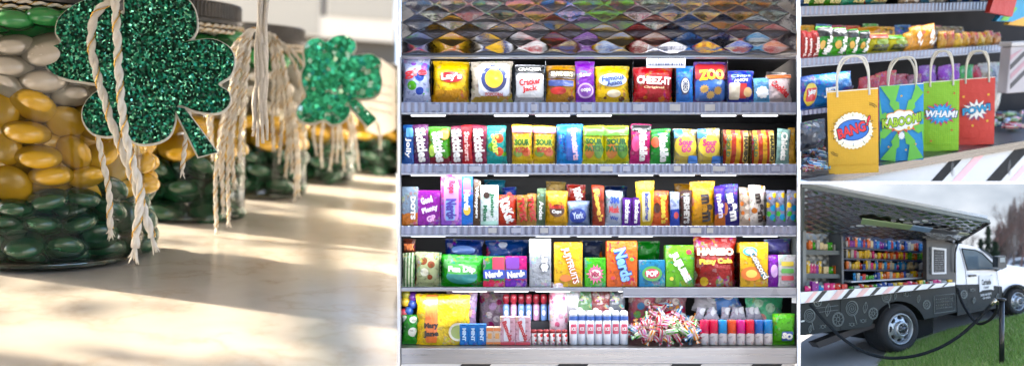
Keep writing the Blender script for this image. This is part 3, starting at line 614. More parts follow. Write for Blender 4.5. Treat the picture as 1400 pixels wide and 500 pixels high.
# ---- counter
gc = 'sweets on the steel counter'
dz = dict(base_u=uc)
P(549, 570, 432, 470, 'bag', '#3c8c38', 'green bag of round sweets, leftmost on the counter', '#2c6428', 'candy', ['#58a848', '#e0e0d4', '#2c6c2c', '#c8483c'], scale=26, group=gc, d0=.02, **dz)
for i, (x, y, c) in enumerate(((549, 428, '#c83848'), (556, 425, '#2c60b0'), (551, 412, '#e8c030'), (561, 415, '#3858b0'), (552, 402, '#b8b030'), (562, 405, '#7030a0'))):
    o = MB().lathe([(.0003, -.018), (.012, -.014), (.018, 0), (.012, .014), (.0003, .018)], 14).build('foil_ball', mat(c, .2, var=.1, coat=.5), None, B2.mtx(*B2.fit(x+3, y, .06)[:1], .06, B2.fit(x+3, y, .06)[1]))
    tag(o, '%s foil wrapped ball piled above the green bag at the left end' % ('red', 'blue', 'yellow', 'dark blue', 'olive', 'purple')[i], 'candy ball', 'foil balls at the left end of the counter')
P(610, 652, 398, 448, 'bag', '#8c7890', 'clear bag of purple wrapped sweets behind the yellow bag', '#5c4c64', 'candy', ['#b088b0', '#d8c8d8', '#8c3c68', '#c8a890'], scale=30, back=.0, group=gc, d0=.05, **dz)
P(652, 694, 400, 450, 'bag', '#a08c9c', 'clear bag of pink wrapped sweets behind the blue tins', '#6c5864', 'candy', ['#d8a8b8', '#e8dce0', '#a04870', '#c0a0c8'], scale=30, back=.12, group=gc, d0=.06, **dz)
P(567, 643, 404, 470, 'stand', '#e8c41c', 'large yellow chew pouch with orange stripe and round emblem', '#dcb414', shapes=[('rect', -.20, .52, .22, .93, '#ee7a30'), ('oval', .28, .26, .34, .36, '#d8cfb4'), ('oval', .28, .26, .26, .27, '#9aa858')], texts=[('Mary', -.20, .38, .26, .14, .06, '#2a1810', .06), ('Jane', -.20, .22, .28, .14, .06, '#2a1810', .06)], group=gc, d0=.0, name='candy_pouch', thick=.07, lean=0, **dz)
for i, x in enumerate((629, 641, 653)):
    P(x, x+11.4, 444, 470, 'box', '#3c88d0', 'small blue tin, %s of the three on the counter' % ('left', 'middle', 'right')[i], '#2468b4', texts=[('MINT', 0, .5, .6, .4, -V, '#c8e0f4', .06)], cat='mint tin', name='mint_tin', group='blue tins', d0=.0, thick=.02, **dz)
for i, x in enumerate((665, 675)):
    P(x, x+9.4, 448, 470, 'box', '#ece4d8', 'tiny white gum box with orange bands, %s one' % ('left', 'right')[i], '#e09040', shapes=[('rect', 0, .85, .9, .16, '#e88038'), ('rect', 0, .5, .5, .3, '#e8a050'), ('rect', 0, .12, .9, .12, '#e88038')], cat='gum box', name='gum_box', group='tiny gum boxes', d0=.0, thick=.02, **dz)
for i, x in enumerate((684, 705)):
    P(x, x+20, 434, 470, 'box', '#e8d4dc', 'white and pink gum box with slanting red lettering, %s one' % ('left', 'right')[i], '#d84c5c', 'plain', shapes=[('rect', -.05, .55, .4, .8, '#e8e4ec', ), ('rect', 0, .06, .95, .1, '#d03848')], texts=[('Bazooka', -.0, .5, .72, .3, -V+.35, '#c82838', .07)], cat='gum box', name='gum_box', group='bubble gum boxes', d0=.0, thick=.03, **dz)
# push pops on a riser
ris = MB(); wedge(ris, B2, 686, 800, .10, .20, uc, u_(438, .12)); rz = ris.build('riser', darkm, fix_)
ur = u_(438, .12)+.001
caps = ['#a02838', '#b83040', '#902030', '#a83848']
for i in range(7):
    x = 692+i*10.3
    M = B2.mtx(B2.fit(x, 430, .125)[0], .125, ur); t = empty('push_pop', M, 'push pop with red cap, %s from the left in the row above the gum boxes' % ('first', 'second', 'third', 'fourth', 'fifth', 'sixth', 'seventh')[i], 'lollipop', 'push pops')
    MB().lathe([(.0005, 0), (.010, 0), (.0115, .004), (.0115, .052), (.009, .058), (.0005, .058)], 16).build('body', mat(['#7aa0dc', '#d8a0c0'][i % 3 == 1], .25, var=.2, coat=.5), t)
    MB().lathe([(.0005, .0582), (.008, .0582), (.0085, .064), (.0115, .066), (.0115, .088), (.009, .093), (.0005, .094)], 16).build('cap', mat(caps[i % 4], .25, var=.15, coat=.5), t)
    lb = MB(); put_shape(lb, OVAL, 0, .028, .014, .02, 0, lambda a, b: -math.sqrt(max(0, .0116**2-a*a)), .0006); lb.build('printed_label', mat('#e8e4f0', .4, var=.1), t, fix=False)
for i in range(6):
    x = 730+i*8.4; M = B2.mtx(B2.fit(x, 460, .01)[0], .012, uc)
    t = empty('candy_jar', M, 'tiny clear jar of red sweets, %s from the left beside the white tubes' % ('first', 'second', 'third', 'fourth', 'fifth', 'sixth')[i], 'candy jar', 'tiny jars')
    MB().lathe([(.0005, 0), (.009, 0), (.0095, .003), (.0095, .040), (.0005, .041)], 14).build('body', packmat('#d8d0cc', '#b8a8a4', 'candy', ['#c84040', '#e8e4e0', '#d88080'], scale=70), t)
    MB().lathe([(.0005, .0412), (.0096, .0412), (.0096, .052), (.0005, .053)], 14).build('lid', mat('#a83838', .35, var=.15), t)
P(752, 776, 388, 446, 'tube', '#d8c4cc', 'clear round tub of pink sweets above the tiny jars', '#b08c98', 'candy', ['#e8a8b8', '#f0ecec', '#c87890'], scale=40, cat='tub', name='sweet_tub', group=gc, d0=.05, **dz)
P(770, 793, 382, 424, 'bag', '#9c9ca0', 'clear crinkled bag beside the round tub', '#c8c8cc', metal=.3, back=.0, group=gc, d0=.05, base_u=ur)
# clear bin behind the tubes
for i, (x, c, l) in enumerate(((792, '#3c5c38', 'dark green'), (812, '#5c2c2c', 'dark red'), (832, '#343840', 'charcoal'))):
    P(x-4, x+22, 381, 434, 'bag', c, '%s crinkled bag in the heap behind the white tubes' % l, '#8c8c90', 'blobs', [c, '#a8a8a4', c, '#1c1c1c'], frac=1, scale=24, back=.0, group=gc, d0=.045, **dz)
for i in range(7):
    x = 779+i*11.6; M = B2.mtx(B2.fit(x+5.5, 460, .0)[0], .02+.004*(i % 2), uc)
    t = empty('candy_tube', M, 'white sweet tube with pink label and blue collar, %s from the left' % ('first', 'second', 'third', 'fourth', 'fifth', 'sixth', 'seventh')[i], 'candy tube', 'white tubes')
    r = .0142
    MB().lathe([(.0005, 0), (r*.92, 0), (r, .004), (r, .092), (.0005, .093)], 20).build('body', mat('#dcdce0', .3, var=.06, coat=.4), t)
    MB().lathe([(r+.0006, .084), (r+.0008, .086), (r+.0008, .096), (r+.0003, .098)], 20).build('collar', mat('#3c5ca0', .35, var=.2), t)
    MB().lathe([(.0005, .118), (r*.75, .116), (r*.95, .108), (r*.98, .0935), (.0005, .0932)], 20).build('cap', mat('#c8ccd4', .25, var=.1, coat=.3), t)
    fy = lambda a, b: -math.sqrt(max(0, r*r-a*a)); lb = MB(); put_shape(lb, RECT, 0, .055, r*1.5, .034, 0, fy, .0008); lb.build('printed_label', mat('#d8506c', .4, var=.15), t, fix=False)
    lt = MB(); put_text(lt, 'ICE', 0, .055, r*1.0, .012, 0, fy, .0014, bold=.05); lt.build('lettering', mat(W_, .4, var=0), t, fix=False)
# heap of wrapped taffy
def wrapped(c1, c2):
    mb = MB(); mb.lathe([(.0005, -.016), (.006, -.0155), (.008, -.01), (.0082, .01), (.006, .0155), (.0005, .016)], 10)
    o = mb.build('taffy', packmat(c1, c2, 'stripes', scale=14, rough=.25), None); COL.objects.unlink(o)
    tw = []
    for s in (-1, 1):
        m2 = MB(); vs = [(0, 0, s*.0155)]; fs = []
        for k in range(9):
            a = 2*PI*k/9; vs.append((.0065*math.cos(a), .0065*math.sin(a)*.5, s*(.024+.002*(k % 2))))
        for k in range(9): fs.append((0, 1+k, 1+(k+1) % 9))
        m2.add(vs, fs); tw.append(m2)
    return o, tw
tcol = [('#d83848', '#f0e8e8', 'red'), ('#58a850', '#e8f0d8', 'green'), ('#e888a8', '#f4e4ec', 'pink'), ('#3c88c0', '#e0ecf4', 'blue'), ('#e89040', '#f4e8d0', 'orange'), ('#c8c0bc', '#b83848', 'white')]
protos = []
for c1, c2, nm in tcol:
    o, tw = wrapped(c1, c2); me = o.data; bpy.data.objects.remove(o); ends = [m2.build('e', packmat(c2, c1, 'stripes', scale=9)) for m2 in tw]
    em = [e.data for e in ends]; [bpy.data.objects.remove(e) for e in ends]; protos.append((me, em, nm))
rr = random.Random(11)
def heap(bay, x0, x1, ytop, ybase, n, d0, d1, protos, where, grp, sc=1.0, hump=.55):
    for i in range(n):
        a = rr.random(); d = d0+(d1-d0)*rr.random()**1.3; x = x0+(x1-x0)*a
        top = ytop+(ybase-ytop)*(hump*(abs(2*a-1)**1.5))*.8
        y = ybase-6-(ybase-6-top)*((d-d0)/(d1-d0)*.75+.25*rr.random())
        h, u = bay.fit(x, y, d)
        me, em, nm = protos[rr.randrange(len(protos))]
        M = bay.mtx(h, d, u) @ Matrix.Rotation(rr.uniform(-.5, .5), 4, 'X') @ Matrix.Rotation(rr.uniform(0, PI), 4, 'Y') @ Matrix.Scale(sc, 4)
        o = bpy.data.objects.new('wrapped_taffy', me); link(o, None, M); tag(o, '%s striped sweet in twisted wrapper in the %s' % (nm, where), 'wrapped sweet', grp)
        for q in em:
            e = bpy.data.objects.new('wrapper_twist', q); COL.objects.link(e); e.parent = o
heap(B2, 870, 950, 410, 468, 90, -.02, .20, protos, 'heap on the counter', 'heap of wrapped sweets on the counter', 1.35)
hb_ = MB(); # clear bin that holds the heap
P(866, 905, 398, 440, 'bag', '#b8707c', 'clear bag of pink and green sweets behind the heap, left', '#8c6c74', 'candy', ['#e890a0', '#80b870', '#f0e8e4', '#6898c8'], scale=30, back=.16, group=gc, d0=.06, **dz)
P(905, 953, 404, 442, 'bag', '#a88890', 'clear bag of mixed sweets behind the heap, right', '#8c6c74', 'candy', ['#e890a0', '#d85060', '#f0e8e4', '#68b8a0', '#e8a860'], scale=30, back=.16, group=gc, d0=.06, **dz)
# paired rolls
rolls = [('#e04868', 'coral'), ('#e8405c', 'red'), ('#4c9cd8', 'sky blue'), ('#e85c38', 'orange red'), ('#e04c94', 'pink'), ('#e83c50', 'scarlet'), ('#3c6cb8', 'royal blue'), ('#5890c8', 'steel blue')]
for i, (c, nm) in enumerate(rolls):
    x0 = 958+i*12.4; P(x0, x0+11.2, 439, 470, 'tube', c, 'paper candy roll, %s above white, %s on the counter' % (nm, ('first', 'second', 'third', 'fourth', 'fifth', 'sixth', 'seventh', 'eighth')[i]), '#e8e4e4', 'split', frac=.45, cat='candy roll', name='candy_roll', group='paper candy rolls', d0=.0, **dz)
    P(x0, x0+11.2, 424, 441, 'bag', '#a8a8b8', 'crinkled clear packet with %s sweets on the heap above the rolls' % nm, c, 'candy', [c, '#d8dce4', '#a8b0c4', c], scale=30, back=.10, group='clear packets above the rolls', d0=.05, roll=rr.uniform(-.5, .5))
P(956, 992, 410, 432, 'bag', '#9898a0', 'grey clear bag with red print lying above the rolls, left', '#c8ccd4', 'blobs', ['#c83c48', '#d8d8e0', '#888c98', '#a8acb8'], frac=1, scale=18, back=.12, group=gc, d0=.06, roll=.25)
P(990, 1030, 408, 430, 'bag', '#6c8cc0', 'clear bag with blue print lying above the rolls, right', '#c8ccd4', 'blobs', ['#3c5ca8', '#d8d8e0', '#7898c8', '#a8acb8'], frac=1, scale=18, back=.12, group=gc, d0=.06, roll=-.3)
P(1034, 1088, 408, 448, 'bag', '#68b890', 'pale green crinkled bag behind the lime bag', '#98d0a8', 'blobs', ['#58a878', '#c0e0c8', '#e8a0a0', '#4c9c6c'], frac=1, scale=20, back=.12, group=gc, d0=.05, **dz)
P(1058, 1088, 430, 470, 'bag', '#5cb82c', 'lime green bag with white letters, rightmost on the counter', '#48a024', shapes=[('rect', .1, .3, .5, .3, '#3c5cb0')], texts=[('SO', .1, .3, .5, .2, -.2, W_, .08)], group=gc, d0=.0, **dz)
# acrylic dividers on the shelves
for yb, ytop, xs in ((140, 84, (589, 641, 702, 745, 864, 923, 993)), (224, 178, (696, 760, 920, 987, 1026)), (308, 262, (602, 656, 744, 808, 1046)), (392, 345, (600, 723, 948, 1010))):
    for x in xs:
        m_ = MB(); h = B2.fit(x+.7, yb, .02)[0]; m_.box(h-.0008, h+.0008, .012, .25, u_(yb, .02), u_(ytop, .02)); m_.build('divider', acryl, fix_)
# ================================================================== the jars on the marble top
r_ = Vector((200-CX, F, HY-100)); kk = (HY-100)/r_.dot(r_)
U1 = (Vector((0, 0, 1))-r_*kk).normalized()
O1 = at(62, 348, 3.15)                       # middle of the first jar's foot
T1 = Bay(O1, (1, 0, 0), U1)
def tab(px, py):                              # pixel on the table -> (h, d)
    return T1.onplane(px, py, 0)
# marble
def marble():
    m, nt, b = newmat('cream_marble'); v = coord(nt)
    n1 = noise_(nt, v, 1.6, 6, .6); n2 = noise_(nt, v, 7, 5)
    vein = math_(nt, 'POWER', math_(nt, 'SUBTRACT', 1.0, math_(nt, 'ABSOLUTE', math_(nt, 'MULTIPLY', math_(nt, 'SUBTRACT', n1.outputs[0], .5), 9))), 6.0)
    c = mixc(nt, n2.outputs[0], (.35, .325, .285), (.45, .42, .37))
    c = mixc(nt, math_(nt, 'MULTIPLY', math_(nt, 'MAXIMUM', vein, 0.0), math_(nt, 'MULTIPLY', n2.outputs[0], .55)), c, (.22, .13, .07))
    nt.links.new(c, b.inputs['Base Color']); b.inputs['Roughness'].default_value = .22
    b.inputs['Specular IOR Level'].default_value = .5
    return m
def rad(px, u, side=0):   # table corner following a pixel column
    return px
tp = []
for px, py in ((-40, 535), (543.0, 535), (543.3, 134), (-40, 114)):
    h, d = tab(px, py); tp.append((h, d, 0.0))
tb = MB(); tb.prism(tp, [(a, b, -.05) for a, b, c in tp]); to = tb.build('marble_counter', marble(), None, T1.mtx())
tag(to, 'polished cream marble counter with faint brown veins under the candy jars', 'counter')
# kitchen wall, backsplash and cupboards behind
Yb = 8.6
hb0, db0 = tab(300, 146)
def kw(px, py, d): return T1.loc(px, py, d)
wl = MB(); L_, R_ = kw(-60, 140, db0), kw(543.3, 140, db0); top = kw(300, 20, db0).z
wl.prism([(L_.x, db0, 0.002), (R_.x, db0, 0.002), (kw(543.3, 20, db0).x, db0, top), (L_.x, db0, top)], [(L_.x, db0+.05, 0.002), (R_.x, db0+.05, 0.002), (kw(543.3, 20, db0).x, db0+.05, top), (L_.x, db0+.05, top)])
wo = wl.build('kitchen_wall', mat((.065, .058, .046), .6, var=.08), None, T1.mtx()); tag(wo, 'grey beige kitchen wall behind the row of candy jars', 'wall')
cb = empty('wall_cupboard', T1.mtx(), 'cream wall cupboards with a dark gap between two doors, above the jars', 'cupboard')
dc = db0-.35
def kbox(name, x0, x1, y0, y1, m, d0, d1, par):
    a = kw(x0, y1, d0); b = kw(x1, y0, d0); q = MB(); q.box(a.x, b.x, d0, d1, a.z, b.z, bev=.008); return q.build(name, m, par)
crm = mat((.34, .31, .25), .45, var=.04)
kbox('carcass', 60, 541, -26, 24, mat((.60, .54, .44), .5), dc+.03, db0, cb)
d1_ = kbox('door', 60, 438, -30, 22, crm, dc, dc+.028, cb); d2_ = kbox('door', 448, 541, -30, 22, crm, dc, dc+.028, cb)
kbox('gap_strip', 438.5, 447.5, -30, 22, mat((.05, .045, .04), .6), dc+.012, dc+.0299, cb)

glass = clearmat('jar_glass', (.95, .97, .95), 1.38, .015, -.012)
def solidglass():
    m, nt, b = newmat('thick_glass'); b.inputs['Base Color'].default_value = (.9, .93, .88, 1); b.inputs['Roughness'].default_value = .03
    b.inputs['Transmission Weight'].default_value = 1; b.inputs['IOR'].default_value = 1.45; return m
sg = clearmat('thick_glass_foot', (.86, .90, .84), 1.6, .04, .16)
def lidmat():
    m, nt, b = newmat('lid_metal'); nz = noise_(nt, coord(nt), 12, 4)
    nt.links.new(mixc(nt, nz.outputs[0], (.03, .028, .026), (.10, .095, .09)), b.inputs['Base Color']); b.inputs['Metallic'].default_value = 1; b.inputs['Roughness'].default_value = .38
    return m
lm = lidmat()
def ccol(c, nm):
    m, nt, b = newmat(nm); v = coord(nt); nz = noise_(nt, v, 14, 4)
    inf = N(nt, 'ShaderNodeObjectInfo')
    o = mixc(nt, nz.outputs[0], tuple(x*.82 for x in c), tuple(min(1, x*1.12) for x in c))
    o = mixc(nt, math_(nt, 'MULTIPLY', inf.outputs['Random'], .22), o, tuple(x*.6 for x in c))
    nt.links.new(o, b.inputs['Base Color']); b.inputs['Roughness'].default_value = .26; b.inputs['Coat Weight'].default_value = .6
    b.inputs['Coat Roughness'].default_value = .12
    bump_(nt, b, noise_(nt, v, 9, 3).outputs[0], .12, .01); return m
CM = {'white': ccol((.46, .41, .34), 'white_shell'), 'yellow': ccol((.58, .33, .012), 'yellow_shell'), 'green': ccol((.008, .062, .026), 'green_shell'),
      'bright green': ccol((.02, .22, .05), 'bright_green_shell')}
def lens_mesh(a, c, m, nm):
    prof = []
    for i in range(13):
        t = -PI/2+PI*i/12; prof.append((max(.0004, a*math.cos(t)**.86 if math.cos(t) > 0 else .0004), c*math.sin(t)))
    mb = MB().lathe(prof, 28); o = mb.build(nm, m); me = o.data; bpy.data.objects.remove(o); return me
def jar(px, pbase, rpx, ytop, lidpx, which):
    h, d = tab(px, pbase); Y = T1.w(h, d, 0).y; R = rpx*Y/F; u_top = T1.fit(px, ytop, d)[1]; lh = lidpx*Y/F
    M = T1.mtx(h, d, 0)
    t = empty('candy_jar', M, which, 'glass jar', 'candy jars in a row on the marble')
    sh = u_top-lh
    # glass body: outer wall with rounded foot and shoulder
    pr = [(R*.90, .012), (R*.975, .025), (R, .055), (R*1.0, sh*.5), (R*.995, sh*.84), (R*.96, sh*.90), (R*.86, sh*.945), (R*.84, sh*.97), (R*.84, sh)]
    pts = catmull([(a, 0, b) for a, b in pr], 4); MB().lathe([(p.x, p.z) for p in pts], 64).build('glass_body', glass, t)
    MB().lathe([(.001, .001), (R*.80, .001), (R*.90, .004), (R*.955, .016), (R*.95, .030), (R*.88, .034), (R*.80, .022), (R*.6, .016), (.001, .014)], 64).build('glass_foot', sg, t)
    lid = MB(); n = 96; vs = []; fs = []; Rl = R*.90
    prof = [(Rl*.97, sh-.004), (Rl*1.0, sh), (Rl*1.0, sh+lh*.18), (Rl*.985, sh+lh*.22), (Rl, sh+lh*.26), (Rl, sh+lh*.86), (Rl*.985, sh+lh*.97), (Rl*.95, sh+lh), (Rl*.90, sh+lh*.97), (.001, sh+lh*.97)]
    for j, (r, z) in enumerate(prof):
        for k in range(n*2):
            q = 1-.014*(k % 2) if 4 <= j <= 5 else 1
            vs.append((r*q*math.cos(PI*k/n), r*q*math.sin(PI*k/n), z))
    N2 = n*2
    for j in range(len(prof)-1):
        for k in range(N2): fs.append((j*N2+k, j*N2+(k+1) % N2, (j+1)*N2+(k+1) % N2, (j+1)*N2+k))
    lid.add(vs, fs, 0, False); lid.build('lid', lm, t)
    return t, M, R, sh, h, d, Y
j1 = jar(60, 348, 127, -46, 50, 'nearest glass jar, white, yellow and green candies under the dark green glitter clover')
j2 = jar(247, 293, 84, 2, 27, 'second glass jar from the left, half hidden behind the dark clover and its twine')
j3 = jar(352, 265, 64, 35, 22, 'third glass jar from the left, behind the hanging twine tassels')
j4 = jar(432, 247, 50, 70, 17, 'fourth glass jar from the left, behind the pale mint clover')
j5 = jar(506, 236, 41, 86, 15, 'rightmost and farthest glass jar with a white paper tag')
jnames = ['nearest jar', 'second jar from the left', 'third jar from the left', 'fourth jar from the left', 'farthest jar']
# candies of the nearest jar, by look
A = .077
LM = {k: lens_mesh(A, A*.52, v, 'candy_shell') for k, v in CM.items()}
cand = {'bright green': [(20, 28, 27, 13, 0), (62, 24, 26, 12, 0), (100, 27, 24, 12, 5), (138, 30, 18, 12, 0), (-14, 30, 20, 12, 0)],
 'white': [(20, 62, 27, 15, 5), (66, 68, 38, 25, 8), (15, 91, 30, 15, -3), (60, 112, 32, 15, 8), (10, 119, 22, 17, -25), (97, 132, 25, 14, 18), (110, 88, 26, 15, 5), (140, 105, 22, 14, 10), (150, 70, 16, 14, 0), (-12, 70, 14, 14, 0)],
 'yellow': [(46, 145, 31, 23, -4), (90, 167, 24, 20, 25), (37, 181, 31, 16, -6), (0, 151, 13, 22, 0), (101, 209, 26, 24, -30), (53, 214, 30, 16, -6), (4, 202, 22, 22, -20), (133, 178, 22, 15, 0), (14, 252, 29, 27, 10), (70, 240, 29, 15, 5), (118, 242, 23, 13, 22), (136, 210, 22, 16, 0), (160, 190, 14, 16, 0), (158, 228, 16, 14, 0), (130, 150, 22, 14, 0), (158, 150, 14, 14, 0), (-14, 180, 12, 14, 0), (-12, 226, 14, 16, 0)],
 'green': [(66, 273, 28, 15, 8), (112, 270, 25, 13, -8), (150, 258, 18, 14, 0), (57, 305, 26, 14, -5), (108, 304, 24, 13, 12), (148, 288, 20, 15, 0), (22, 285, 26, 14, 0), (33, 333, 29, 18, -10), (88, 338, 28, 18, 10), (135, 323, 23, 17, 32), (10, 308, 20, 14, 0), (165, 296, 12, 14, 30), (-10, 335, 22, 18, 0), (-14, 285, 18, 15, 0), (172, 255, 9, 12, 0)]}
rc = random.Random(3)
R1 = j1[2]; C1 = Vector((j1[4], j1[5]))
def cand_obj(col, M, where, grp):
    o = bpy.data.objects.new('shell_candy', LM[col]); link(o, None, M); tag(o, '%s shell candy in the %s' % ('dark green' if col == 'green' else 'glossy '+col, where), 'candy', grp); return o
for col, L in cand.items():
    for (px, py, a, b, rot) in L:
        # ray against the cylinder inside the glass
        r = ray(px, py); rl = Vector((r.dot(T1.H), r.dot(T1.B), r.dot(T1.U))); ol = Vector((-T1.O.dot(T1.H), -T1.O.dot(T1.B), -T1.O.dot(T1.U)))
        ox, oy = ol.x-C1.x, ol.y-C1.y; rr_ = R1-.050
        qa = rl.x**2+rl.y**2; qb = 2*(ox*rl.x+oy*rl.y); qc = ox*ox+oy*oy-rr_*rr_; D = qb*qb-4*qa*qc
        if D <= 0: D = 0
        t = (-qb-math.sqrt(D))/(2*qa); p = ol+rl*t; u = max(p.z, .042)
        Yl = T1.w(p.x, p.y, u).y; size = a*Yl/F
        ct = min(1, max(.52, b/a)); tilt = math.asin(math.sqrt(max(0, (ct**2-.27)/(1-.27))))
        M = T1.mtx(p.x, p.y, u) @ Matrix.Rotation(math.atan2(p.x-C1.x, -(p.y-C1.y)+1e-6)*.0, 4, 'Z') @ Matrix.Rotation(math.radians(-rot), 4, 'Y') @ Matrix.Rotation(-tilt if rc.random() < .8 else tilt, 4, 'X') @ Matrix.Rotation(rc.uniform(0, 6), 4, 'Z')
        s = min(1.08, max(.8, size/A))
        o = cand_obj(col, M @ Matrix.Scale(s, 4), 'nearest jar', 'candies in the nearest jar')
        if (col, px) in (('green', 57), ('green', 33), ('green', 88), ('white', 66)):
            # faint stamped letter on the side towards the viewer
            mi = (M @ Matrix.Scale(s, 4)).inverted(); tm = MB(); V_, Fs_ = text2d('m', .03)
            Mw = T1.mtx(p.x, p.y, u); vs = []
            for x, y in V_:
                q = mi @ (Mw @ Vector((x*.036, -.14, y*.03-.004))); dr = (mi.to_3x3() @ (Mw.to_3x3() @ Vector((0, 1, 0)))).normalized()
                # march onto the shell
                for k in range(60):
                    rr2 = math.hypot(q.x, q.y)/A; zz = abs(q.z)/(A*.52)
                    if rr2**2.2+zz**2 < 1.03: break
                    q = q+dr*.0025
                vs.append(q)
            tm.add(vs, Fs_); tm.build('stamped_letter', mat((.55, .5, .42) if col == 'white' else (.05, .2, .1), .4, var=0), o, fix=False)
# the rest of the filling
core = MB(); CK = list(CM)
def add_core(col, M):
    me = LM[col]; core.add([M @ v.co for v in me.vertices], [tuple(p.vertices) for p in me.polygons], CK.index(col), True)
def fill(jr, idx, bands, a):
    t, M, R, sh, h, d, Y = jr; k = a/A; H0 = sh*.93; rows = int(H0/(a*.95)); inv = T1.mtx()
    for i in range(rows):
        u = a*.62+i*(H0-a)/(rows-1)
        for rk, ring in enumerate((R-a*.80, R-a*1.9, R-a*3.1)):
            if ring < a*.3: continue
            nr = max(4, int(2*PI*ring/(a*1.72)))
            for j in range(nr):
                an = 2*PI*(j+.5*(i % 2))/nr+rc.uniform(-.12, .12)
                if math.sin(an) > .7: continue    # the far half is never seen
                uu = u+rc.uniform(-.18, .18)*a; q = (uu+rc.uniform(-.25, .25)*a)/H0
                col = [c for lim, c in bands if q <= lim][0]
                loc = Matrix.Translation((h+ring*math.cos(an), d+ring*math.sin(an), uu)) @ Matrix.Rotation(rc.uniform(-.6, .6), 4, 'X') @ Matrix.Rotation(rc.uniform(-.5, .5), 4, 'Y') @ Matrix.Scale(k, 4)
                if rk == 0 and idx and math.sin(an) < .05: cand_obj(col, inv @ loc, jnames[idx], 'candies in the '+jnames[idx])
                elif rk == 0 and idx == 0:
                    if abs(math.cos(an)) > .0 and ring > 0: add_core(col, Matrix.Translation((-.0*math.cos(an), .11, 0)) @ loc)
                else: add_core(col, loc)
fill(j1, 0, [(.30, 'green'), (.62, 'yellow'), (.90, 'white'), (9, 'bright green')], .074)
B_ = [(.36, 'green'), (.60, 'yellow'), (.85, 'white'), (9, 'bright green')]
fill(j2, 1, B_, .092)
fill(j3, 2, B_, .092)
fill(j4, 3, B_, .092)
fill(j5, 4, B_, .090)
co_ = core.build('shell_candies', [CM[c] for c in CK], None, T1.mtx(), fix=False); tag(co_, 'mixed shell candies packed in the middle of the jars behind the outer layer', 'candies', kind='stuff')

# ---- glitter clovers
def glitter(c1, c2, c3, scale, nm):
    m, nt, b = newmat(nm); v = coord(nt)
    vo = N(nt, 'ShaderNodeTexVoronoi'); vo.inputs['Scale'].default_value = scale; nt.links.new(v, vo.inputs['Vector'])
    sc = N(nt, 'ShaderNodeSeparateColor'); nt.links.new(vo.outputs['Color'], sc.inputs[0])
    cr = N(nt, 'ShaderNodeValToRGB'); e = cr.color_ramp.elements; cr.color_ramp.interpolation = 'CONSTANT'
    e[0].color = (*c1, 1); e[1].position = .45; e[1].color = (*c2, 1); k = e.new(.86); k.color = (*c3, 1)
    nt.links.new(sc.outputs[1], cr.inputs[0]); nt.links.new(cr.outputs[0], b.inputs['Base Color'])
    b.inputs['Metallic'].default_value = .75; b.inputs['Roughness'].default_value = .24
    # each flake leans its own way
    geo = N(nt, 'ShaderNodeNewGeometry'); vm = N(nt, 'ShaderNodeVectorMath', operation='SUBTRACT'); nt.links.new(vo.outputs['Color'], vm.inputs[0]); vm.inputs[1].default_value = (.5, .5, .5)
    v2 = N(nt, 'ShaderNodeVectorMath', operation='SCALE'); nt.links.new(vm.outputs[0], v2.inputs[0]); v2.inputs['Scale'].default_value = 1.5
    v3 = N(nt, 'ShaderNodeVectorMath', operation='ADD'); nt.links.new(geo.outputs['Normal'], v3.inputs[0]); nt.links.new(v2.outputs[0], v3.inputs[1])
    v4 = N(nt, 'ShaderNodeVectorMath', operation='NORMALIZE'); nt.links.new(v3.outputs[0], v4.inputs[0]); nt.links.new(v4.outputs[0], b.inputs['Normal'])
    return m
cardm = mat((.60, .57, .50), .7, var=.05)
def clover(px_pts, stem_pts, cx, cy, Y, mt, label, grow=1.035):
    O = at(cx, cy, Y); By = Bay(O, (1, .10, 0), U1)
    t = empty('glitter_clover', By.mtx(), label, 'clover cutout', 'glitter clovers tied to the jars')
    loops = [catmull([(By.fit(x, y)[0], 0, By.fit(x, y)[1]) for x, y in px_pts], 5, True), [Vector((By.fit(x, y)[0], 0, By.fit(x, y)[1])) for x, y in stem_pts]]
    w = Y/F
    for k, (lp, nm, bn) in enumerate(zip(loops, ('leaves', 'stem'), ('card_backing', 'stem_backing'))):
        y0 = -.003*k
        f = [(p.x, -.004+y0, p.z) for p in lp]; b = [(p.x, .006+y0, p.z) for p in lp]
        MB().prism(f, b).build(nm, mt, t)
        # white card a touch larger than the glitter, offset outward
        n = len(lp); out = []
        area = sum(lp[i].x*lp[(i+1) % n].z-lp[(i+1) % n].x*lp[i].z for i in range(n))
        for i in range(n):
            tg = (lp[(i+1) % n]-lp[i-1]); nn = Vector((tg.z, 0, -tg.x)).normalized()*(1 if area > 0 else -1); out.append(lp[i]+nn*w*2.2+Vector((-w*.8, 0, -w*1.4)))
        MB().prism([(p.x, .0065+y0*.8, p.z) for p in out], [(p.x, .013+y0*.8, p.z) for p in out]).build(bn, cardm, t)
    return t
leaf1 = [(104, 6), (132, -2), (152, 8), (170, 20), (172, -4), (196, -22), (236, -14), (262, 6), (269, 34), (262, 52), (245, 60), (262, 56), (292, 54), (314, 66), (320, 84), (314, 104), (298, 115), (312, 126), (313, 142), (298, 154), (270, 152), (243, 144), (238, 168), (230, 186), (212, 195), (190, 196), (176, 188), (168, 180), (150, 186), (128, 182), (115, 166), (114, 148), (124, 132), (140, 118), (118, 112), (92, 108), (70, 98), (62, 82), (68, 66), (84, 58), (77, 44), (82, 24)]
clover(leaf1, [(238, 146), (272, 214), (297, 208), (252, 148)], 190, 90, 2.78, glitter((.0, .022, .012), (.004, .13, .072), (.22, .70, .46), 150, 'dark_green_glitter'), 'large dark green glitter clover with white card edge hanging on the nearest jar')
Z2 = lambda L: [(270+a/2, b/2) for a, b in L]
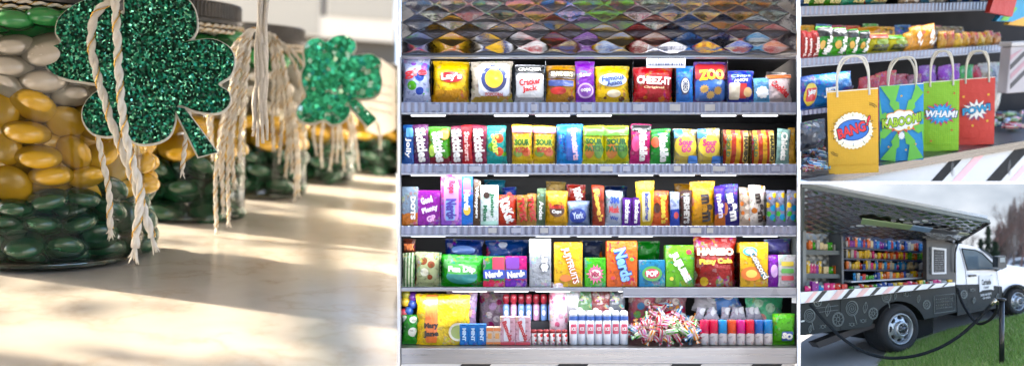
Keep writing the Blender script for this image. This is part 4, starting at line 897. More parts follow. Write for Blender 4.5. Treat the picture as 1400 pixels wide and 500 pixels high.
leaf2 = Z2([(330, 105), (352, 116), (374, 102), (402, 98), (427, 110), (432, 132), (420, 152), (446, 150), (480, 150), (501, 170), (497, 195), (503, 222), (494, 256), (465, 270), (430, 268), (416, 285), (416, 305), (402, 328), (372, 340), (346, 326), (318, 336), (284, 330), (272, 308), (284, 280), (298, 262), (288, 232), (286, 200), (296, 176), (292, 140), (302, 114)])
clover(leaf2, Z2([(412, 284), (466, 345), (489, 325), (432, 270)]), 390, 112, 4.15, glitter((.015, .26, .13), (.05, .50, .28), (.55, .92, .75), 62, 'mint_glitter'), 'pale mint green sequin clover hanging in front of the farther jars')

# ---- twine
twm = mat((.66, .62, .55), .85, var=.12, bump=.5, bscale=220, vscale=60); goldm = mat((.75, .45, .10), .25, 1, var=.2)
def twine_meshes(path, r, ply=2, turns=22.0, gold=True, fray=True, seed=0):
    p = catmull(path, 8); L = [0]
    for i in range(1, len(p)): L.append(L[-1]+(p[i]-p[i-1]).length)
    mb = MB(); mg = MB(); ro = random.Random(seed); frames = []; a = None
    for i in range(len(p)):
        t = (p[min(i+1, len(p)-1)]-p[max(i-1, 0)]).normalized()
        if a is None: a = t.cross(Vector((.2, .9, .1))).normalized()
        a = (a-t*a.dot(t)).normalized(); frames.append((a.copy(), t.cross(a)))
    n = max(12, int(L[-1]/(r*.9))); 
    def samp(s):
        s = min(max(s, 0), L[-1]-1e-6); k = 0
        lo, hi = 0, len(L)-1
        while hi-lo > 1:
            m = (lo+hi)//2
            if L[m] <= s: lo = m
            else: hi = m
        f = (s-L[lo])/(L[lo+1]-L[lo]+1e-9); return p[lo].lerp(p[lo+1], f), frames[lo]
    tw = 2*PI/(r*turns/2.6)
    for q in range(ply):
        pts = []; g = []
        for i in range(n+1):
            s = L[-1]*i/n; c, (x, y) = samp(s); an = s*tw+2*PI*q/ply
            pts.append(c+(x*math.cos(an)+y*math.sin(an))*r*.48)
            g.append(c+(x*math.cos(an+PI/ply)+y*math.sin(an+PI/ply))*r*.93)
        mb.tube(pts, r*.60, 7)
        if gold and q == 0: mg.tube(g, r*.17, 5)
    if fray:
        c, (x, y) = samp(L[-1]); t = (p[-1]-p[-2]).normalized()
        for k in range(9):
            an = ro.uniform(0, 6.28); e = c+t*r*ro.uniform(1.6, 4.2)+(x*math.cos(an)+y*math.sin(an))*r*ro.uniform(.5, 1.9)
            mb.tube([c-t*r*.5, c.lerp(e, .5)+t*r*.4, e], [r*.35, r*.28, r*.10], 5)
    return mb, mg
def cord(px_path, Y, r_px, label, group=None, gold=True, seed=0, name='hanging_twine', ply=2):
    pts = [at(x, y, (Y[i] if hasattr(Y, '__len__') else Y)) for i, (x, y) in enumerate(px_path)]
    o = pts[0].copy(); Ym = Y[0] if hasattr(Y, '__len__') else Y
    mb, mg = twine_meshes([q-o for q in pts], r_px*Ym/F, ply, seed=seed, gold=gold)
    c = mb.build(name, twm, None, Matrix.Translation(o), fix=False); tag(c, label, 'twine', group)
    if gold: mg.build('gold_thread', goldm, c, fix=False)
    return c
cord([(166, -14), (158, 0), (146, 4), (134, 16), (126, 36), (125, 62), (129, 88), (136, 114), (144, 140), (152, 166), (161, 190), (170, 214), (180, 240), (188, 262), (198, 290), (208, 325)], 2.71, 5.6, 'thick white and gold twine looped over the dark clover, left strand of the loop', 'twine over the dark clover', seed=1)
cord([(152, -12), (157, 4), (159, 30), (161, 60), (162, 92), (164, 120), (167, 150), (171, 180), (178, 210), (186, 236), (192, 258), (191, 282), (188, 300), (185, 338)], 2.68, 5.6, 'thick white and gold twine hanging straight down the dark clover, right strand of the loop', 'twine over the dark clover', seed=2)
cord([(131, 150), (134, 184), (139, 212), (145, 240), (149, 262), (150, 290), (151, 312)], 2.84, 4.2, 'thinner twine end hanging from under the dark clover in front of the nearest jar', seed=3)
cord([(262, 120), (258, 160), (254, 190), (249, 232)], 2.95, 3.2, 'short twine end hanging between the stem and leaf of the dark clover', seed=4)
# hanging tassels at the second and third jars
def wrap(jr, frac, rpx, label):
    t, M, R, sh, h, d, Y = jr; pts = []
    mb = MB(); mg = MB()
    for q in range(2):
        pts = []; gp = []
        for i in range(241):
            a = 2*PI*i/240; rr2 = R*.885+.006; z = sh*frac+q*.022+.004*math.sin(a*3+q)
            an = a*46; r = rpx*Y/F
            pts.append(Vector((rr2*math.cos(a), rr2*math.sin(a), z))+Vector((math.cos(a)*math.cos(an), math.sin(a)*math.cos(an), math.sin(an)))*r*.4)
            gp.append(Vector((rr2*math.cos(a), rr2*math.sin(a), z))+Vector((math.cos(a)*math.cos(an+2), math.sin(a)*math.cos(an+2), math.sin(an+2)))*r*.95)
        mb.tube(pts, r*.75, 6, cap=False); mg.tube(gp, r*.2, 4, cap=False)
    o = mb.build('twine_wrap', twm, None, M, fix=False); tag(o, label, 'twine'); mg.build('gold_thread', goldm, o, fix=False)
wrap(j1, .965, 2.6, 'twine wound round the neck of the nearest jar under its lid')
wrap(j2, .965, 2.4, 'twine wound round the neck of the second jar from the left')
wrap(j3, .965, 1.9, 'twine wound round the neck of the third jar from the left')
wrap(j4, .965, 1.5, 'twine wound round the neck of the fourth jar from the left')
rt = random.Random(21)
def tassel(x0, y0, xs, yb, Y, r, label, spread=1, gold=True):
    pts0 = at(x0, y0, Y); t = empty('twine_tassel', Matrix.Translation(pts0), label, 'tassel', 'twine tassels on the jars')
    for i, (x, y) in enumerate(zip(xs, yb)):
        Yi = Y+rt.uniform(-.03, .05); mx = x0+(x-x0)*.7
        path = [at(x0+rt.uniform(-2, 2), y0, Yi), at(x0+(x-x0)*.35, y0+8+abs(x-x0)*.1, Yi-.02), at(mx+rt.uniform(-3, 3), y0+(y-y0)*.35, Yi-.02), at(x+rt.uniform(-4, 4), y0+(y-y0)*.7, Yi), at(x, y, Yi)]
        mb, mg = twine_meshes([q-pts0 for q in path], r*Yi/F, 2, seed=i, gold=gold)
        s = mb.build('strand', twm, t, fix=False)
        if gold: mg.build('gold_thread', goldm, s, fix=False)
tassel(350, 40, [296, 305, 313, 320, 328, 291, 302, 317, 286], [310, 282, 300, 250, 215, 210, 240, 190, 178], 3.75, 2.8, 'cluster of twisted twine ends hanging at the right side of the second jar')
tassel(366, 46, [374, 382, 391, 399, 408, 415, 423, 386, 403, 378], [198, 215, 235, 228, 262, 170, 140, 180, 268, 150], 4.3, 2.5, 'cluster of twine ends hanging in front of the third jar, left of the mint clover')
tassel(448, 120, [432, 440, 452, 461, 470, 477, 490, 520], [205, 222, 226, 215, 228, 200, 226, 198], 5.0, 2.2, 'cluster of twine ends hanging below the mint clover')
# flat bundle of paper ribbon close to the second jar
t = empty('ribbon_bundle', Matrix.Translation(at(355, 0, 3.35)), 'soft white paper ribbon hanging straight down between the second and third jars', 'ribbon')
o_ = at(355, 0, 3.35)
for i, (xa, xb, ya, yb, r) in enumerate(((356, 348, -14, 178, 3.6), (361, 353, -14, 200, 3.8), (365, 360, -14, 170, 3.4), (357, 358, -14, 196, 3.8), (362, 364, 60, 192, 3.2), (352, 346, 80, 186, 3.0))):
    mb = MB(); pts = [at(xa+(xb-xa)*k/10+1.6*math.sin(k*1.1+i), ya+(yb-ya)*k/10, 3.35+.012*math.sin(k+i)) for k in range(11)]
    rs = [r*3.35/F*(1 if k < 9 else .6) for k in range(11)]
    mb.tube([q-o_ for q in pts], rs, 8); mb.build('ribbon', mat((.55, .51, .45), .8, var=.15, bump=.6, bscale=90, vscale=40), t, fix=False)
# paper tag on the farthest jar
By = Bay(at(505, 120, 5.6), (1, .15, 0), U1)
tagp = [(498, 92), (520, 80), (542, 96), (542, 176), (520, 186), (500, 178), (492, 130)]
f = [(By.fit(x, y)[0], 0, By.fit(x, y)[1]) for x, y in tagp]
pt = MB().prism(f, [(a, .004, c) for a, b, c in f]).build('paper_tag', mat((.72, .68, .62), .8, var=.08), None, By.mtx()); tag(pt, 'white paper tag with lines of grey handwriting on the farthest jar', 'paper tag')
sc_ = MB()
for k, y in enumerate((112, 124, 136, 148)):
    pts = [By.fit(504+i*1.1, y+2*math.sin(i*1.9+k)+i*.25) for i in range(30)]
    sc_.tube([(a, -.003, b) for a, b in pts], .0018, 4)
sc_.build('handwriting', mat((.22, .2, .2), .7, var=0), pt, fix=False)

# unseen ceiling, side window and rear wall, added to cut skylight and shape sun
cl = MB(); zc = lambda Y: .30*Y+.16
cu = [Vector((at(545, 0, Y).x if Y > 1.3 else -.17, Y, zc(max(Y, .3))+q)) for Y, q in ((-1.2, .15), (.35, 0), (8.7, 0))]+[Vector((-3.36, Y, zc(max(Y, .3))+q)) for Y, q in ((8.7, 1.0), (.35, 1.0), (-1.2, 1.0))]
cl.prism(cu, [p+Vector((0, 0, .05)) for p in cu])
kwn = empty('added_window', Matrix.Translation((-3.3, 3.3, .1)), 'unseen window frame and wall added at the left to shape the sunlight', 'window'); kwn['kind'] = 'structure'
wpn = mat((.5, .46, .38), .7)
for nm, y0, y1, z0, z1 in (('wall_pier', -4.5, -1.5, -1.2, 3.2), ('wall_pier', 2.0, 2.3, -1.2, 3.2), ('sill_wall', -1.499, 1.999, -1.2, -.35), ('mullion', -1.0, -.94, -.349, 3.2), ('mullion', 1.15, 1.23, -.349, 3.2)):
    MB().box(-.04, .04, y0, y1, z0, z1).build(nm, wpn, kwn)
MB().box(-.035, .035, -1.499, 1.999, 1.62, 1.68).build('transom', wpn, kwn)
rw = MB().box(-3.36, -.17, -1.25, -1.2, -1.3, 1.6); 

# an unseen tree added only to throw mottled shade on the counter
gt = empty('dapple_tree', Matrix.Translation((-4.3, 3.6, -1.6)), 'unseen leafy tree added outside the window to mottle light on the counter', 'tree')
MB().tube([(0, 0, 0), (.05, .05, 1.6), (-.05, .1, 3.2)], [.10, .07, .03], 10).build('trunk', mat((.12, .09, .06), .9), gt, fix=False)
rl_ = random.Random(77); vs = []; fs = []
for i in range(330):
    c = Vector((rl_.uniform(-.35, .45), rl_.uniform(-1.9, 2.2), rl_.uniform(1.9, 4.6))); 
    if rl_.random() < .35 and c.y < -.6: continue
    a = rl_.uniform(0, 6.28); s = rl_.uniform(.05, .12); n = Vector((rl_.gauss(0, 1), rl_.gauss(0, .6), rl_.gauss(0, .6))).normalized(); u = n.cross(Vector((0, 0, 1))).normalized(); w_ = n.cross(u); k = len(vs)
    vs += [c+u*s*1.6, c+w_*s*.6, c-u*s*1.6, c-w_*s*.6]; fs.append((k, k+1, k+2, k+3))
q = MB(); q.add(vs, fs); q.build('crown', mat((.05, .10, .03), .7), gt, fix=False)
# ================================================================== gift bags on the steel counter
rp = Vector((1247-CX, F, HY-20)); U3 = (Vector((0, 0, 1))-rp*((HY-20)/rp.dot(rp))).normalized()
U3 = (U3*.35+Vector((0, -.2577, .9662))*.65).normalized()
C0 = at(1170, 240, 2.90)
T3 = Bay(C0, (1, 0, 0), U3)
def cpl(px, py, u=0): h, d = T3.onplane(px, py, u); return T3.w(h, d, u)
pa, pb = cpl(1094.5, 244.5), cpl(1402, 191.5)       # front edge of the counter
B3 = Bay(pa, pb-pa, U3)
PX0 = 1094.8
SLB = 247.6
def col(px, d, u):    # local h where the pixel column px crosses depth d at height u
    lo, hi = -3.0, 3.0
    for _ in range(40):
        m = (lo+hi)/2; w = B3.w(m, d, u); x = CX+F*w.x/w.y
        if x < px: lo = m
        else: hi = m
    return (lo+hi)/2
def slab3(mb, d0, d1, u0, u1, px1=1420, px0=PX0):
    v = []
    for u in (u0, u1):
        for d, px in ((d0, px0), (d0, px1), (d1, px1), (d1, px0)): v.append((col(px, d, u), d, u))
    return mb.add(v, [(0, 3, 2, 1), (4, 5, 6, 7), (0, 1, 5, 4), (1, 2, 6, 5), (2, 3, 7, 6), (3, 0, 4, 7)])
ctr = empty('steel_counter', B3.mtx(), 'brushed steel serving counter with striped front under the four gift bags', 'counter')
slab3(MB(), .004, .62, -.012, 0).build('counter_top', steel(.36, 'counter_steel_two', (.22, .215, .21), 2, 60), ctr)
lipu = -.030
slab3(MB(), -.006, .003, lipu, -.0005).build('counter_lip', steel(.22, 'lip_steel', (.17, .165, .16), 2, 80), ctr)
def front_poly(pts, d, th, name, m, par, proud=0):
    f = [B3.loc(x, y, d) for x, y in pts]; return MB().prism([(v.x, d, v.z) for v in f], [(v.x, d+th, v.z) for v in f]).build(name, m, par)
lowl = B3.w(B3.fit(1150, 249, .01)[0], .01, lipu)
def pxl(v): return CX+F*v.x/v.y, HY-F*v.z/v.y
xa, ya = pxl(B3.w(col(1150, .012, lipu), .012, lipu)); xb, yb_ = pxl(B3.w(col(1418, .012, lipu), .012, lipu))
slope = (yb_-ya)/(xb-xa)
ly = lambda x: ya+slope*(x-xa)
xs = xa+(SLB-ya)/slope if slope else xa     # where the lip meets the lower partition
xs = max(xs, PX0+1)
front_poly([(xs, ly(xs)+.3), (xs+.4, SLB), (1418, SLB), (1418, ly(1418)+.3)], .012, .02, 'striped_panel', mat('#c4c6c6', .5, var=.04), ctr)
def stripe(x0, x1, c, nm, lean=36):
    k = lambda x, y: (x, y)
    pts = []
    a, b = x0, x1
    # parallelogram clipped by the lip and the partition
    def clip(x):  # walk up-right from the partition
        n = 60
        for i in range(n+1):
            y = SLB-(SLB-190)*i/n; xx = x+(SLB-y)*lean/40
            if y <= ly(xx)+1.2: return xx, y+.4
        return xx, y
    p = [(a, SLB), (b, SLB), clip(b), clip(a)]
    return front_poly([p[0], p[1], p[2], p[3]], .0105, .0012, nm, mat(c, .85, var=.05), ctr)
for x0, x1, c, nm in ((1273, 1288, '#141414', 'black_stripe'), (1302, 1313, '#e8b8bc', 'pink_stripe'), (1348, 1368, '#141414', 'black_stripe'), (1380, 1388, '#e8b8bc', 'pink_stripe')):
    s_ = stripe(x0, x1, c, nm)
    if nm == 'black_stripe':
        cm = (x0+x1)/2+24; rb = MB()
        for k in range(4):
            ce = B3.loc(cm, 228, .0098); rad_ = .012+.007*k; rb.tube([(ce.x+rad_*.6*math.cos(t/10), .0098, ce.z+rad_*math.sin(t/10)) for t in range(20, 52)], .0008, 4)
        rb.build('chalk_swirl', mat('#8a8a8a', .6, var=0), s_, fix=False)
# rack behind
rk = empty('display_shelf', B3.mtx(), 'dark candy shelves with ribbed metal rails behind the four gift bags', 'shelf rack')
DS = .30
slab3(MB(), .62, .66, -.02, 1.2, 1425).build('back_panel', mat((.006, .006, .008), .95, var=.2), rk)
def shelf3(py0, py1, pyr, nm=None):
    """rail whose top is at py0 at the left end and py1 high; pyr lower edge"""
    u1 = B3.fit(1100, py0, DS)[1]; u0 = B3.fit(1100, pyr, DS)[1]
    sh = slab3(MB(), DS+.004, .615, u1-.012, u1-.003, 1362 if py0 < 30 else 1375); s_ = sh.build('shelf', steelm, rk)
    slab3(MB(), DS-.008, DS+.002, u0+.005, u1, 1362 if py0 < 30 else 1375).build('price_rail', railm, s_)
    slab3(MB(), DS-.011, DS+.003, u0, u0+.0045, 1362 if py0 < 30 else 1375).build('rail_edge', whitem, s_)
    ha, hb = col(PX0, DS, u0), col(1362, DS, u0)
    ld = MB(); ld.box(ha+.03, hb-.03, DS+.02, DS+.03, u0+.006, u0+.010); ld.build('led_strip', ledm, s_)
    L = bpy.data.lights.new('shelf_led', 'AREA'); L.shape = 'RECTANGLE'; L.size = (hb-ha)*.95; L.size_y = .02; L.energy = .34; L.color = (.95, .96, 1)
    lo = bpy.data.objects.new('led_lamp', L); COL.objects.link(lo)
    lo.matrix_world = B3.mtx((ha+hb)/2, DS-.0, u0-.004) @ Matrix.Rotation(math.radians(25), 4, 'X')
    return u1
utop = B3.fit(1250, -14, -.05)[1]; slab3(MB(), -.05, .66, utop, utop+.02, 1425).build('header_board', darkm, rk)  # unseen board added overhead to block top light on the bags
uA_ = shelf3(9, 0, 23); uB_ = shelf3(80, 0, 92)
ha = B3.loc(1100, 150, DS)
uC_ = B3.fit(1100, 151, DS-.02)[1]
sc3 = slab3(MB(), DS-.02, .615, uC_-.012, uC_, 1136).build('shelf', steelm, rk)
slab3(MB(), DS-.03, DS-.021, uC_-.016, uC_+.001, 1136).build('price_rail', railm, sc3)
Q = lambda *a, **k: package(B3, *a, **{**dict(d0=DS+.01), **k})
ga = 'candy bags on the upper shelf behind the gift bags'
for x0, x1, c, c2, l, tx in ((1096, 1108, '#3c5c88', '#7890a8', 'slate blue bag at the left end', 'Sour'), (1108, 1131, '#4c9c38', '#a83c28', 'green bag with red spot', 'Sour'), (1131, 1152, '#58a83c', '#c8b83c', 'green and yellow bag', 'Kids'), (1152, 1162, '#48a080', '#2c7858', 'sea green bag', ''), (1162, 1186, '#38a088', '#c8c040', 'teal bag with yellow letters', 'SOUR'), (1186, 1220, '#38a0a8', '#d05838', 'wider turquoise bag', 'SOUR')):
    Q(x0, x1, -12, 10, 'bag', c, l+' on the upper shelf behind the gift bags', c2, 'candy', [c, c2, c, '#e8e0c0'], scale=26, texts=[(tx, 0, .3, .6, .3, 0, '#f0e8a0', .05)] if tx else [], base_u=uA_, group=ga)
for i, (x0, x1, c, c2, l, tx) in enumerate(((1232, 1246, '#b8a890', '#4c3428', 'beige bag with dark letters', 'M'), (1246, 1260, '#a89888', '#54382c', 'pale brown bag with dark letters', 'M'), (1264, 1282, '#5c88a8', '#d8e0e8', 'steel blue bag', 'B'), (1282, 1296, '#c8c8c0', '#8c6c44', 'white bag with tan print', 'N'), (1302, 1318, '#2c5890', '#16305c', 'navy bag', 'Z'), (1318, 1334, '#3c6cb0', '#c83c68', 'blue bag with slanting letters', 'Sour'), (1334, 1352, '#4c5cb0', '#d8e0f0', 'violet blue bag with slanting letters', 'Sour'))):
    Q(x0, x1, -12, 10, 'bag', c, l+', right half of the upper shelf behind the gift bags', c2, 'blobs', [c, c2], frac=1, scale=26, texts=[(tx, 0, .4, .6, .5, .9, '#e8e8e8', .06)], base_u=uA_, group=ga)
gb = 'candy bags on the middle shelf behind the gift bags'
for i, (x0, x1, t, c, l, tx) in enumerate(((1096, 1103, 44, '#b82820', 'red candy bag, leftmost', 'Twizzlers'), (1103, 1110, 46, '#c03028', 'red candy bag, second from the left', 'Twizzlers'), (1110, 1121, 44, '#a82420', 'red candy bag, third from the left', 'Twizzlers'))):
    Q(x0, x1, t, 80, 'bag', c, l+' on the middle shelf behind the gift bags', '#7c1814', texts=[(tx, 0, .4, .7, .5, V, '#f0d8d0', .05)], base_u=uB_, group=gb)
for i, (x0, x1, t, c, c2) in enumerate(((1118, 1139, 38, '#3c9c30', 'first'), (1140, 1160, 40, '#58b43c', 'second'), (1160, 1174, 42, '#48a438', 'third'), (1174, 1188, 44, '#38983c', 'fourth'))):
    Q(x0, x1, t, 80, 'bag', c, '%s green candy bag from the left with black top on the middle shelf' % c2, '#2c7c28', shapes=[('rect', 0, .82, .95, .28, BK), ('oval', -.25, .4, .3, .3, '#d8a838')], texts=[('Mike&Ike', .1, .38, .62, .4, V-.2, W_, .06)], base_u=uB_, group=gb)
for i, (x0, x1, t, l) in enumerate(((1192, 1218, 48, 'left'), (1218, 1244, 50, 'right'))):
    Q(x0, x1, t, 80, 'bag', '#d0c020', '%s of the two yellow gummy bags with speckled dark lettering on the middle shelf' % l, '#48902c', shapes=[('rect', 0, .86, .95, .2, '#d84838' if i == 0 else '#58a838'), ('oval', 0, .55, .6, .3, '#88a828')], texts=[('SOUR', 0, .34, .8, .18, 0, '#2c3818', .07), ('KIDS', 0, .16, .8, .14, 0, '#2c3818', .07)], base_u=uB_, group=gb)
Q(1188, 1216, 40, 56, 'bag', '#b83428', 'red bag lying behind the left yellow gummy bag', '#d86848', back=.14, group=gb)
for i, (x0, x1, t, l) in enumerate(((1238, 1250, 46, 'narrow'), (1247, 1262, 38, 'middle'), (1260, 1281, 36, 'widest'))):
    Q(x0, x1, t, 80, 'bag', '#dc9c1c', '%s one of the leaning golden candy bags on the middle shelf' % l, '#b87810', texts=[('m&m', .1, .42, .62, .5, V+.5, W_, .07)] if i else [], base_u=uB_, group=gb, roll=-.12)
Q(1222, 1250, 38, 52, 'bag', '#c88c1c', 'ochre bag lying behind the golden candy bags', '#a06c10', back=.14, group=gb)
for i in range(8):
    x = 1284+i*10.6; Q(x, x+10.2, 46+rr.uniform(-2, 2), 79-i*.3, 'bag', ('#b89038', '#a87028', '#c8a848')[i % 3], 'gold gummy packet, %s from the left in the crowded middle shelf row' % ('first', 'second', 'third', 'fourth', 'fifth', 'sixth', 'seventh', 'eighth')[i], '#8c3424', 'blobs', ['#c8a040', '#a83828', '#e0c878', '#7c5420'], frac=1, scale=22, base_u=uB_, group=gb, roll=rr.uniform(-.1, .1))
    if i < 6: Q(x+2, x+18, 38, 54, 'bag', '#6c6050', 'clear crinkled gold tinted bag behind packet row, %s from its left end' % ('first', 'second', 'third', 'fourth', 'fifth', 'sixth')[i], '#a89870', 'blobs', ['#5c5038', '#b8a468', '#3c3424'], frac=1, scale=22, back=.12, group=gb)
for i in range(11):
    x = 1100+i*22; c = ('#a83828', '#3c7c30', '#c8982c', '#2c5c98', '#8c2c50')[i % 5]
    Q(x, x+21, 35+rr.uniform(-2, 3), 70, 'bag', c, '%s bag standing at the back of the middle shelf, %s from the left' % (('rusty red', 'leaf green', 'mustard', 'denim blue', 'wine red')[i % 5], ('first', 'second', 'third', 'fourth', 'fifth', 'sixth', 'seventh', 'eighth', 'ninth', 'tenth', 'eleventh')[i]), None, 'blobs', [c, '#201c1c', c, '#c8b89c'], frac=1, scale=30, back=.17, base_u=uB_, group='bags at the back of the middle shelf')
gd = 'candy bags on the lowest shelf behind the gift bags'
uD_ = uC_
Q(1096, 1118, 106, 150, 'bag', '#2458b0', 'royal blue bag with yellow red lettered disc behind the gift bags', '#183c84', shapes=[('oval', 0, .45, .8, .7, '#e8c828'), ('rect', 0, .45, .6, .4, '#d82c30')], texts=[('Juicy', 0, .52, .5, .2, .1, W_, .06)], d0=DS-.01, base_u=uD_, group=gd)
Q(1122, 1170, 102, 150, 'bag', '#2c84c8', 'bright blue cookie bag with striped lettering behind the yellow gift bag', '#1c5ca0', shapes=[('rect', .25, .35, .4, .5, '#283c88'), ('rect', .25, .35, .3, .2, '#d03848')], texts=[('JET', -.25, .5, .3, .3, .1, W_, .06)], d0=DS-.01, base_u=uD_, group=gd)
for i, (x0, x1, t, b, c, l) in enumerate(((1172, 1200, 106, 150, '#a81c2c', 'red crinkled bag between the yellow and blue gift bags'), (1196, 1224, 100, 150, '#b02438', 'crimson bag behind the blue gift bag'), (1222, 1244, 104, 150, '#982034', 'deep red bag behind the blue gift bag handles'), (1244, 1262, 104, 150, '#6c2c48', 'plum bag behind the handles of the green gift bag'))):
    Q(x0, x1, t, b, 'bag', c, l, '#5c1420', 'blobs', [c, '#d84858', c, '#5c1018'], frac=1, scale=16, d0=.22, base_u=B3.fit(x0, 165, .22)[1]*0+.03, group=gd)
for i, (x0, x1, t, c, l) in enumerate(((1262, 1284, 92, '#6c2c90', 'violet bag of sticks behind the handles of the green gift bag'), (1284, 1312, 91, '#7c3ca0', 'purple bag of sticks left of the red gift bag'), (1312, 1330, 92, '#3c8848', 'green bag behind the handles of the red gift bag'), (1328, 1346, 92, '#a84048', 'reddish bag behind the handles of the red gift bag'), (1340, 1374, 88, '#b8b8b4', 'silver crinkled bag right of the red gift bag'))):
    Q(x0, x1, t, 150, 'bag', c, l, '#2c1838', 'blobs', [c, '#d8d8d8', c, '#2c2c48'], frac=1, scale=18, d0=.26, base_u=.05, group=gd)
# clear bag of blue twists under the low shelf, and packets at the right end
Q(1096, 1136, 168, 206, 'bag', '#60646c', 'crinkled silver clear bag under the low shelf left of the yellow gift bag', '#b0b8c0', 'blobs', ['#30343c', '#a8b0b8', '#e0e4e8', '#50545c'], frac=1, scale=26, rough=.12, metal=.3, d0=.16, base_u=.05, group='clear bags left of the yellow gift bag')
tcb = [p for p in protos if p[2] in ('blue', 'white')]
for i in range(26):
    x = rr.uniform(1099, 1132); y = rr.uniform(203, 236); h, u = B3.fit(x, y, .0); hh, dd = B3.onplane(x, y+2, .012)
    me, em, nm = tcb[rr.randrange(len(tcb))]; M = B3.mtx(hh, max(.02, dd), .014+rr.uniform(0, .02)) @ Matrix.Rotation(rr.uniform(0, 3), 4, 'Z') @ Matrix.Rotation(1.5, 4, 'Y')
    if (B3.w(hh, dd, 0)).y*0+x < 1098: continue
    o = bpy.data.objects.new('wrapped_taffy', me); link(o, None, M); tag(o, '%s sweet in twisted wrapper lying left of the yellow gift bag' % nm, 'wrapped sweet', 'blue and white sweets left of the yellow gift bag')
    for q in em: e = bpy.data.objects.new('wrapper_twist', q); COL.objects.link(e); e.parent = o
for i in range(22):
    x = rr.uniform(1356, 1398); y = rr.uniform(160, 182)-(x-1356)*.12; hh, dd = B3.onplane(x, y, .01)
    me, em, nm = protos[(1, 3, 5, 2)[i % 4]]; M = B3.mtx(hh, dd, .012+rr.uniform(0, .02)) @ Matrix.Rotation(rr.uniform(0, 3), 4, 'Z') @ Matrix.Rotation(1.5, 4, 'Y') @ Matrix.Scale(1.3, 4)
    o = bpy.data.objects.new('wrapped_taffy', me); link(o, None, M); tag(o, '%s sweet in twisted wrapper scattered right of the red gift bag' % nm, 'wrapped sweet', 'sweets scattered right of the red gift bag')
    for q in em: e = bpy.data.objects.new('wrapper_twist', q); COL.objects.link(e); e.parent = o
# striped white box, far right
bx = Bay(B3.fw(1388, 120, .14), (1, .42, 0), U3)
sb = empty('striped_box', bx.mtx(), 'white box with slanting grey and pink stripes standing at the right end', 'box')
u0 = bx.fit(1389, 127)[1]; u1 = bx.fit(1389, 64)[1]; h0, h1 = bx.fit(1379, 100)[0], bx.fit(1416, 100)[0]
MB().box(h0, h1, 0, .05, u0, u1, bev=.003).build('box_body', mat('#a8a4a6', .5), sb)
MB().box(h0-.006, h1, -.006, .056, u1+.001, u1+.020, bev=.003).build('box_lid', mat('#b8b6b4', .45), sb)
for k, (y_, c) in enumerate(((122, '#3c3c40'), (109, '#a8848c'), (96, '#3c3c40'), (83, '#a8848c'), (135, '#a8848c'))):
    pts = [bx.loc(x, max(66, min(126, y))) for x, y in ((1381, y_), (1381, y_-7), (1399, y_-25), (1412, y_-38), (1412, y_-31), (1399, y_-18))]
    if pts[0].z >= pts[1].z: continue
    MB().prism([(p.x, -.0016, p.z) for p in pts], [(p.x, -.0006, p.z) for p in pts]).build('stripe', mat(c, .5), sb)
# ---- paper bags
def paper(c, c2=None, pat=None):
    key = ('paper', c, c2, pat)
    m, nt, b = newmat('paper_'+(pat or 'plain')); v = coord(nt); nz = noise_(nt, v, 10, 5)
    A_ = srgb(c); A_ = tuple(x*.86 for x in A_); base = mixc(nt, nz.outputs[0], tuple(x*.84 for x in A_), A_)
    if pat == 'dots':
        sx = N(nt, 'ShaderNodeSeparateXYZ'); nt.links.new(v, sx.inputs[0])
        k = 420
        s1 = math_(nt, 'SINE', math_(nt, 'MULTIPLY', math_(nt, 'ADD', sx.outputs[0], sx.outputs[2]), k)); s2 = math_(nt, 'SINE', math_(nt, 'MULTIPLY', math_(nt, 'SUBTRACT', sx.outputs[0], sx.outputs[2]), k))
        base = mixc(nt, math_(nt, 'MULTIPLY', math_(nt, 'GREATER_THAN', math_(nt, 'MULTIPLY', s1, s2), .45), .35), base, srgb(c2))
    nt.links.new(base, b.inputs['Base Color']); b.inputs['Roughness'].default_value = .55
    bump_(nt, b, noise_(nt, v, 11, 5, .6).outputs[0], .7, .012); return m
hm = mat('#cfc5b0', .8, var=.1, bump=.4, bscale=200)
